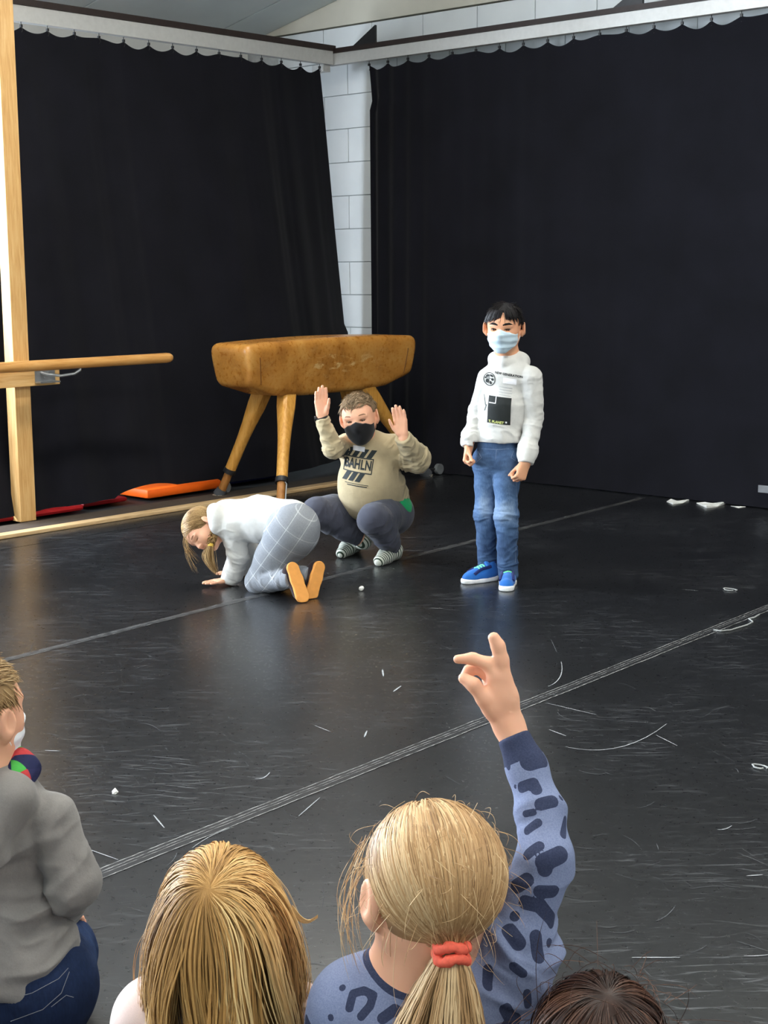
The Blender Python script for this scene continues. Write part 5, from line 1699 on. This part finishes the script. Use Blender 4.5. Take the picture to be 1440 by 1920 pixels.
trace(bvj, [(20, 1915), (80, 1893), (115, 1862), (130, 1822)], .0007, M_STITCH2, oj, b0, 'seam_stitching')
trace(bvj, [(96, 1888), (124, 1866), (138, 1870)], .0007, M_STITCH2, oj, b0, 'seam_stitching')
# scarf
def m_scarf():
    t = NT('patterned_scarf', .85, .15)
    v = t.co()
    vo = t.n('ShaderNodeTexVoronoi'); vo.inputs['Scale'].default_value = 26; t.l(v, vo.inputs['Vector'])
    sp = t.n('ShaderNodeSeparateColor'); t.l(vo.outputs['Color'], sp.inputs[0])
    t.col(t.ramp(sp.outputs[0], [(0, srgb(36, 40, 72)), (.42, srgb(36, 40, 72)), (.45, srgb(70, 160, 72)), (.68, srgb(66, 150, 70)), (.72, srgb(176, 60, 62)), (.9, srgb(44, 46, 80))], 'CONSTANT'))
    t.bump(t.noise(v, 60, 3), .3, .01)
    return t.m
sc = []
for i in range(14):
    a0, a1 = 2 * math.pi * i / 14, 2 * math.pi * (i + 1) / 14
    pt = lambda a: nk + UP * .008 + HR * (.072 * math.cos(a)) + HF * (.07 * math.sin(a)) + UP * .012 * math.sin(2 * a)
    sc.append(cone(pt(a0), pt(a1), .024 + .004 * math.sin(3 * a0), .024 + .004 * math.sin(3 * a1), .02))
sc += [cone(nk + HR * .07 + UP * .012, nk + HR * .092 + UP * .018 + HF * .02, .016, .014, .02)]
soft('scarf', sc, .0035, m_scarf(), kidL, b0, noise=(.003, 40))
M_BLACKSHOE = plain('black_shoe_leather', srgb(26, 24, 24), .5)
for an, s in ((anr, 1), (anl, -1)):
    he = an - fwL * .02
    so, _, _ = soft('shoe', [cone(an + ltL * s * .05, an - fwL * .08 + ltL * s * .085 + UP * .005, .042, .044, .02), cone(an - fwL * .10 + ltL * s * .075, an - fwL * .15 + ltL * s * .09, .044, .034, .02)], .004, M_BLACKSHOE, kidL, b0, post=cuts([(np.array([0, 0, .002]), -UP, None)]))
M_SOCKW = cloth('white_sock', srgb(214, 214, 214))
soft('sock', [cone(anl - fwL * .0 + ltL * .02 + UP * .02, anl + ltL * .07 - fwL * .05 + UP * .02, .045, .04, .02)], .004, M_SOCKW, kidL, b0)

# ------------------------------------------------------------------ long golden hair
C_ = Fig(415, 2470)
b0 = C_.base
kidC = empty('person', b0, 'child with long loose golden hair and pale pink top, seen from behind', 'person', AUD)
hC = Head(C_(418, 1720, .0), unit(HF * 1.0 - HR * .12 - UP * .10), UP - HR * .02, .186)
nk = C_(418, 1868, -.0)
def seated(F, nk, sl, sr, cw, drop, mat_top, mat_leg, parent, org, h, skin_m, name, hres=.0042, arms=True, fw=HF):
    """torso, folded legs and resting arms of a child sitting on the heels"""
    lt = np.cross(fw, UP)
    cst = (sl + sr) / 2 - UP * .06; plv = cst * [1, 1, 0] + [0, 0, .16] - fw * .03
    wst = cst * .45 + plv * .55
    tor = [cone(cst, wst, .095, .088, .05, (fw, .75)), cone(wst, plv, .088, .10, .05, (fw, .8)), cone(sl, sr, .04, .04, .05), cone(nk, cst, .045, .085, .05)]
    k1, k2 = plv + lt * .085 + fw * .25, plv - lt * .085 + fw * .25
    a1, a2 = plv + lt * .075 - fw * .06, plv - lt * .075 - fw * .06
    for q_ in (k1, k2, a1, a2):
        q_[2] = .07 if q_ is k1 or q_ is k2 else .05
    leg = chain([plv + lt * .07, k1, a1], [.08, .052, .034], .03) + chain([plv - lt * .07, k2, a2], [.08, .052, .034], .03)
    arm = []; hd = []
    sleeves = []
    for s, sh in ((-1, sl), (1, sr)):
        if (s == 1 and arms == 'left'):
            continue
        e = sh + lt * s * .05 - UP * .17 + fw * .03; w = e + fw * .15 - UP * .03 - lt * s * .05
        arm += chain([sh, e, w], [.042, .034, .025]); sleeves += chain([sh, e, w], [.054, .048, .036], .03)
        hd += hand_prims(w, fw, -UP, -lt * s, .13, (.4, .4, .4, .4))
    body = tor + leg + arm + hd
    top = [cone(cst, wst, .108, .104, .05, (fw, .8)), cone(wst, plv, .104, .115, .05, (fw, .85)), cone(sl, sr, .052, .052, .06), cone(nk - UP * .02, cst, .055, .095, .05)] + sleeves
    pants = inflate(leg, .014) + [cone(plv + lt * .05, plv - lt * .05, .105, .105, .04)]
    return body, top, pants
slC, srC = C_(292, 1912, .02), C_(548, 1925, .02)
body, top, pants = seated(C_, nk, slC, srC, 0, 0, None, None, kidC, b0, hC, None, '')
soft('body', hC.prims() + hC.neck(nk, .048) + body, .0042, SK_FAIR, kidC, b0)
hC.eyes(kidC, b0, (.06, .06, .05, 1))
M_PINK = cloth('pale_pink_cotton', srgb(222, 198, 192), fold=.2)
soft('top', top, .004, M_PINK, kidC, b0)
soft('trousers', pants, .005, M_NAVY, kidC, b0)
rng = np.random.default_rng(41)
cap = hair_cap(hC, kidC, b0, HM_GOLD, .006, -.42, .0045, face=True, shade=lambda V: np.clip(.42 + .12 * vnoise(V * 50), 0, 1))
bods = [(hC.loc(nk[None])[0], np.array([.33, .34, .8])), (hC.loc(((slC + srC) / 2 - UP * .13)[None])[0], np.array([.60, .44, .66]))]
wh = np.array([-.08, -.42, .33])
drape(hC, 9000, rng, wh, .34, 20, HM_GOLD, kidC, b0, bods, r=.00085, layer=(.03, .085), clumps=90, seed_z=-.15, wav=.06, swirl=.35, zt=.42)
# a lock that flicks out at the right
mb = []
for j in range(30):
    s0 = C_(548, 1705 + rng.uniform(-6, 8), .0); o_ = rng.uniform(-1, 1)
    e = C_(596, 1718 + o_ * 3, .02)
    mb.append([s0 * (1 - t) + e * t - UP * (.012 * math.sin(math.pi * t)) + UP * o_ * .004 * (1 - t) for t in np.linspace(0, 1, 8)])
strands(np.array(mb), .0008, np.clip(.75 + .15 * rng.normal(size=len(mb)), 0, 1), 'loose_lock', HM_GOLD, kidC, b0)

# ------------------------------------------------------------------ ponytail and raised arm
D = Fig(805, 2600)
b0 = D.base
kidD = empty('person', b0, 'child with blond ponytail and blue spotted top raising one arm with a pointing finger', 'person', AUD)
hD = Head(D(808, 1668, .0), unit(HF * .93 - HR * .30 - UP * .14), UP + HR * .05, .208)
nkD = D(788, 1838, .0)
slD, srD = D(668, 1890, .0), D(928, 1836, .02)
pts_arm = [srD, D(975, 1740, .02), D(1022, 1608, .03), D(1013, 1520, .07), D(988, 1440, .10), D(955, 1363, .12)]
body, top, pants = seated(D, nkD, slD, srD, 0, 0, None, None, kidD, b0, hD, None, '', arms='left')
H0 = .125
def hp(x, y, o=0.0):
    return D(x, y, H0 + o)
wrD = hp(955, 1362)
handD = [cone(D(965, 1385, .118), wrD, .0165, .0165, .01, (HF, .85)), cone(wrD, hp(944, 1310), .0165, .0180, .012, (HF, .75)), cone(hp(942, 1312), hp(943, 1278), .0175, .0125, .012, (HF, .8)), cone(hp(933, 1312), hp(930, 1274), .0135, .0115, .012, (HF, .8)),
         cone(wrD, hp(922, 1326, -.002), .013, .012, .012)]
handD += chain([hp(944, 1272), hp(940, 1238, .002), hp(934, 1212, .003), hp(926, 1196, .003)], [.0105, .0100, .0092, .0078], .004)
handD += chain([hp(931, 1268, .0), hp(915, 1245, .004), hp(886, 1235, .008), hp(858, 1236, .006)], [.0105, .0092, .0080, .0060], .004)
handD += chain([hp(920, 1272, .012), hp(897, 1252, .020), hp(880, 1257, .020), hp(871, 1268, .016)], [.0090, .0080, .0076, .0066], .004)
handD += chain([hp(936, 1280, .018), hp(925, 1268, .034), hp(915, 1275, .038), hp(917, 1290, .03)], [.009, .0078, .0072, .006], .004)
handD += chain([hp(926, 1332, -.004), hp(908, 1310, -.008), hp(888, 1284, -.008), hp(870, 1272, -.002)], [.0130, .0105, .0092, .0078], .005)
armD = chain(pts_arm, [.040, .030, .025, .021, .019, .016], .012)
soft('body', hD.prims() + hD.neck(nkD, .040) + body + armD + handD, .0030, SK_FAIR, kidD, b0)
# finger nail on the thumb, small pale plate
hD.eyes(kidD, b0, (.06, .06, .05, 1))
# top with dark blotches
def m_spots():
    t = NT('spotted_jersey', .9, .12)
    v = t.co(); f = t.noise(v, 500, 2)
    s = t.attr('spot')
    base = t.ramp(f, [(.3, srgb(112, 122, 152)), (.7, srgb(128, 138, 168))])
    dark = t.ramp(f, [(.3, srgb(50, 56, 80)), (.7, srgb(62, 68, 92))])
    t.col(t.mix(t.math('LESS_THAN', s, 0.0), base, dark))
    t.bump(t.math('ADD', t.noise(v, 22, 3), t.math('MULTIPLY', f, .08)), .25, .010)
    return t.m
topD = [q for q in top] + chain(pts_arm, [.054, .042, .0345, .029, .0255, .0200], .012)
topD += [cone(srD - UP * .06 - HR * .03, D(955, 1800, .02), .06, .046, .05), cone(srD, nkD - UP * .035 + HR * .03, .045, .05, .05)]
cufn = unit(pts_arm[-1] - pts_arm[-2])
def neckhole(P, d):
    d = cuts([(pts_arm[-1] - cufn * .012, cufn, .06)])(P, d)
    X = P - (nkD - UP * .004)
    e = np.sqrt((X @ HR / .058) ** 2 + (X @ HF / .056) ** 2 + ((X @ UP - .03) / .045) ** 2) - 1
    return smax(d, -e * .06, .006)
V, F = field_mesh(topD, .0030, neckhole)
N_ = vnormals(V, F)
V = wrinkle(V, N_, [(pts_arm[0], pts_arm[1], .12, .007, 26), (pts_arm[1], pts_arm[2], .09, .004, 24), (pts_arm[2], pts_arm[3], .08, .0025, 22), (D(890, 1850, -.04), D(960, 1800, -.03), .10, .006, 30)])
bvD = BVHTree.FromPolygons([tuple(v) for v in V], [tuple(f) for f in F])
blobs = [([(993, 1427), (1016, 1421)], 17), ([(979, 1476), (1000, 1469), (1006, 1481)], 10), ([(1014, 1508), (1037, 1502)], 11), ([(985, 1526), (1000, 1523)], 6), ([(989, 1557), (1008, 1543)], 8),
         ([(1060, 1537), (1056, 1566)], 7), ([(989, 1602), (1010, 1587)], 10), ([(1020, 1617), (1052, 1602)], 15), ([(1022, 1630)], 13), ([(968, 1662), (988, 1650)], 12), ([(1012, 1672), (1038, 1672)], 11),
         ([(985, 1692), (1012, 1698), (1035, 1728)], 12), ([(965, 1718)], 9), ([(955, 1745), (972, 1768)], 13), ([(1005, 1757), (1010, 1793)], 12), ([(1030, 1768)], 8), ([(963, 1812), (980, 1826)], 8),
         ([(988, 1862), (990, 1884)], 7), ([(948, 1892), (955, 1905)], 11), ([(915, 1818), (914, 1850)], 9), ([(1063, 1674)], 6), ([(1054, 1712)], 7), ([(1046, 1480), (1052, 1496)], 6), ([(1015, 1395)], 5),
         ([(655, 1890), (662, 1863), (682, 1857), (700, 1866), (694, 1886), (677, 1906)], 7), ([(717, 1910), (740, 1893), (760, 1905)], 9), ([(642, 1852)], 6), ([(620, 1908)], 6), ([(700, 1828), (715, 1836)], 5), ([(953, 1438)], 6), ([(966, 1475)], 4)]
spot = np.full(len(V), 9.0)
hits = []
def seg_d(P, a, b):
    ab = b - a; t = np.clip(((P - a) @ ab) / max(ab @ ab, 1e-9), 0, 1)
    return np.linalg.norm(P - a - t[:, None] * ab, axis=1)
for pl_, r in blobs:
    Q = []
    for (x, y) in pl_:
        hit = bvD.ray_cast(Vector(CAM), Vector(unit(ray(x, y))), 10)
        if hit[0] is not None:
            Q.append(np.array(hit[0]))
    if not Q:
        continue
    hits += Q
    for i in range(max(1, len(Q) - 1)):
        spot = np.minimum(spot, seg_d(V, Q[i], Q[min(i + 1, len(Q) - 1)]) - r * 1.06 / 1420)
rg = np.random.default_rng(77)
for j in rg.permutation(len(V))[:2500]:                      # blotches on the sides the picture does not show
    p = V[j]
    if min(np.linalg.norm(np.array(hits) - p, axis=1)) < .048:
        continue
    facing = N_[j] @ unit(CAM - p)
    if facing > .15 and proj(p)[1] < 1915:
        continue
    q = p + np.cross(N_[j], rg.normal(size=3)) * .015
    spot = np.minimum(spot, seg_d(V, p, q) - rg.uniform(.007, .012)); hits.append(p)
cuffd = np.linalg.norm(V - pts_arm[-1], axis=1)
spot = np.minimum(spot, np.where(cuffd < .08, (pts_arm[-1] - cufn * .046 - V) @ -cufn * -1, 9))
kz = (V - nkD) @ UP; kr_ = np.sqrt((((V - nkD) @ HR) / .072) ** 2 + (((V - nkD) @ HF) / .068) ** 2)
spot = np.minimum(spot, np.where((kz > -.06), (kr_ - 1.0) * .08, 9))
me = mesh_np('top', V - b0, F); attr(me, 'spot', spot)
link('top', me, kidD, [m_spots()])
soft('trousers', pants, .005, M_NAVY, kidD, b0)
# hair drawn back into a band
hair_cap(hD, kidD, b0, HM_BLOND, .03, -.40, .0040, shade=lambda V: np.clip(.32 + .15 * vnoise(V * 60), 0, 1))
rng = np.random.default_rng(51)
tie = D(846, 1778, -.085)
tl = hD.loc(tie[None])[0]
n = 6500
P, N = scalp(hD, .034, n, rng, -.33)
# leave a thin parting at the crown
part = (np.abs(P[:, 0] + .05) < .025) & (P[:, 1] < .1) & (P[:, 1] > -.40) & (P[:, 2] > .2)
P = P[~part]; n = len(P)
rr = np.array((.365, .455, .375)); cc = np.array((0, -.09, .13))
lay = rng.uniform(.030, .050, n)[:, None]
m = 16; paths = []
jit = rng.normal(size=(n, 3)) * .022
for i in range(m):
    t = i / (m - 1)
    q = P * (1 - t) + (tl + jit) * t
    k = np.sqrt((((q - cc) / (rr + lay)) ** 2).sum(1, keepdims=True))
    q = np.where(k < 1, cc + (q - cc) / k, q)
    paths.append(q)
W_ = np.stack(paths, 1)
cl = vnoise(P * 7); cl2 = vnoise(P * 22 + 5)
PW = to_world(hD, W_)
ribbons(PW, PW - hD.p(0, -.09, .1), .0008 * rng.uniform(.7, 1.4, n), np.clip(.5 + .11 * rng.normal(size=n) + .28 * cl + .15 * cl2, 0, 1), 'hair', HM_BLOND, kidD, b0, tip=.6)
# tail
n = 1500; m = 18
paths = []
ang = rng.uniform(0, 2 * math.pi, n); rad = np.sqrt(rng.uniform(0, 1, n))
tdir = unit(D(845, 1930, -.10) - tie)
s1 = HR; s2 = -HF
lenj = rng.uniform(.8, 1.1, n)
for i in range(m):
    t = i / (m - 1)
    w = .015 + .036 * math.sin(min(1, t * 1.6) * math.pi / 2)
    c = tie + tdir * (.24 * t) * lenj[:, None] + HR * (-.012 * t) * (1 + rng.normal(size=n) * .0)[:, None]
    fl = (-.055 * t ** 1.1) * (np.cos(ang) < -.55) * .7
    paths.append(c + s1 * (np.cos(ang) * rad * w + fl)[:, None] + s2 * (np.sin(ang) * rad * w * .8)[:, None] + rng.normal(size=(n, 3)) * .0006)
PW = np.stack(paths, 1)
ribbons(PW, PW - (tie + tdir * .12 + HF * .02), .0010, np.clip(.6 + .12 * rng.normal(size=n) + .2 * np.sin(ang * 5), 0, 1), 'ponytail', HM_BLOND, kidD, b0)
# frizz standing off the head
n = 170; m = 10
P, N = scalp(hD, .07, n, rng, -.2, face=False)
tw = rng.normal(size=(n, 3))
pp = []
for i in range(m):
    t = i / (m - 1)
    pp.append(P + N * (.06 * math.sin(math.pi * t * .8)) + (tw * .09 * t) + np.array([0, .02, -.12]) * t)
strands(to_world(hD, np.stack(pp, 1)), .0003, np.clip(.7 + .2 * rng.normal(size=n), 0, 1), 'frizz', HM_BLOND, kidD, b0)['kind'] = 'stuff'
n = 46
pp = []
for j in range(n):                                          # long loose strands at both sides
    sgn = -1 if j % 2 else 1
    p0 = hD.p(sgn * .37, .10 + rng.uniform(-.1, .1), .25 + rng.uniform(-.1, .1)); e = hD.p(sgn * (.40 + rng.uniform(-.02, .12)), .10 + rng.uniform(-.1, .1), -.35 + rng.uniform(-.15, .15))
    bl = rng.uniform(.008, .03)
    pp.append([p0 * (1 - t) + e * t + hD.r * sgn * bl * math.sin(math.pi * t) for t in np.linspace(0, 1, 12)])
strands(np.array(pp), .0004, np.clip(.7 + .2 * rng.normal(size=n), 0, 1), 'loose_wisps', HM_BLOND, kidD, b0)['kind'] = 'stuff'
# scrunchie
M_CORAL = plain('coral_elastic', srgb(240, 104, 82), .7, var=.12, scale=200)
for k_, off in enumerate((-.008, .006)):
    ring_ = []
    c = tie + tdir * (off + .004); a1 = unit(np.cross(tdir, HF)); a2 = np.cross(tdir, a1)
    for i in range(25):
        a = 2 * math.pi * i / 24
        ring_.append(c + a1 * .0175 * math.cos(a) + a2 * .0175 * math.sin(a) + tdir * .003 * math.sin(3 * a + k_) - b0)
    MB().tube(ring_, [.0068 + .0012 * math.sin(i * 2.1) for i in range(25)], 10, False).build('hair_elastic', M_CORAL, kidD, smooth=True)

# ------------------------------------------------------------------ dark brown head at the lower right
E_ = Fig(1120, 2760)
b0 = E_.base
kidE = empty('person', b0, 'child with dark brown hair, only the crown visible at the bottom right', 'person', AUD)
hE = Head(E_(1124, 1976, .0), unit(HF - UP * .08 + HR * .05), UP, .182)
nkE = E_(1122, 2130, .0)
slE, srE = E_(985, 2185, .02), E_(1265, 2185, .02)
body, top, pants = seated(E_, nkE, slE, srE, 0, 0, None, None, kidE, b0, hE, None, '')
soft('body', hE.prims() + hE.neck(nkE, .048) + body, .005, SK_TAN, kidE, b0)
hE.eyes(kidE, b0, (.03, .02, .015, 1))
soft('top', top, .005, M_GREYKNIT, kidE, b0)
soft('trousers', pants, .005, M_NAVY, kidE, b0)
hair_cap(hE, kidE, b0, HM_DARK, .006, -.42, .0045, shade=lambda V: np.clip(.15 + .12 * vnoise(V * 50), 0, 1))
rng = np.random.default_rng(61)
bods = [(hE.loc(nkE[None])[0], np.array([.33, .34, .8]))]
drape(hE, 6000, rng, np.array([.02, -.25, .47]), .22, 20, HM_DARK, kidE, b0, bods, r=.0008, layer=(.02, .08), clumps=120, seed_z=-.1, wav=.02, swirl=.1, zt=.30)
n = 120; P, N = scalp(hE, .10, n, rng, .1, face=False); tw = rng.normal(size=(n, 3)); pp = []
for i in range(9):
    t = i / 8
    pp.append(P + N * (.07 * math.sin(math.pi * t * .8)) + tw * .18 * t + np.array([0, .0, -.12]) * t)
strands(to_world(hE, np.stack(pp, 1)), .0004, np.clip(.6 + .2 * rng.normal(size=n), 0, 1), 'frizz', HM_DARK, kidE, b0)['kind'] = 'stuff'
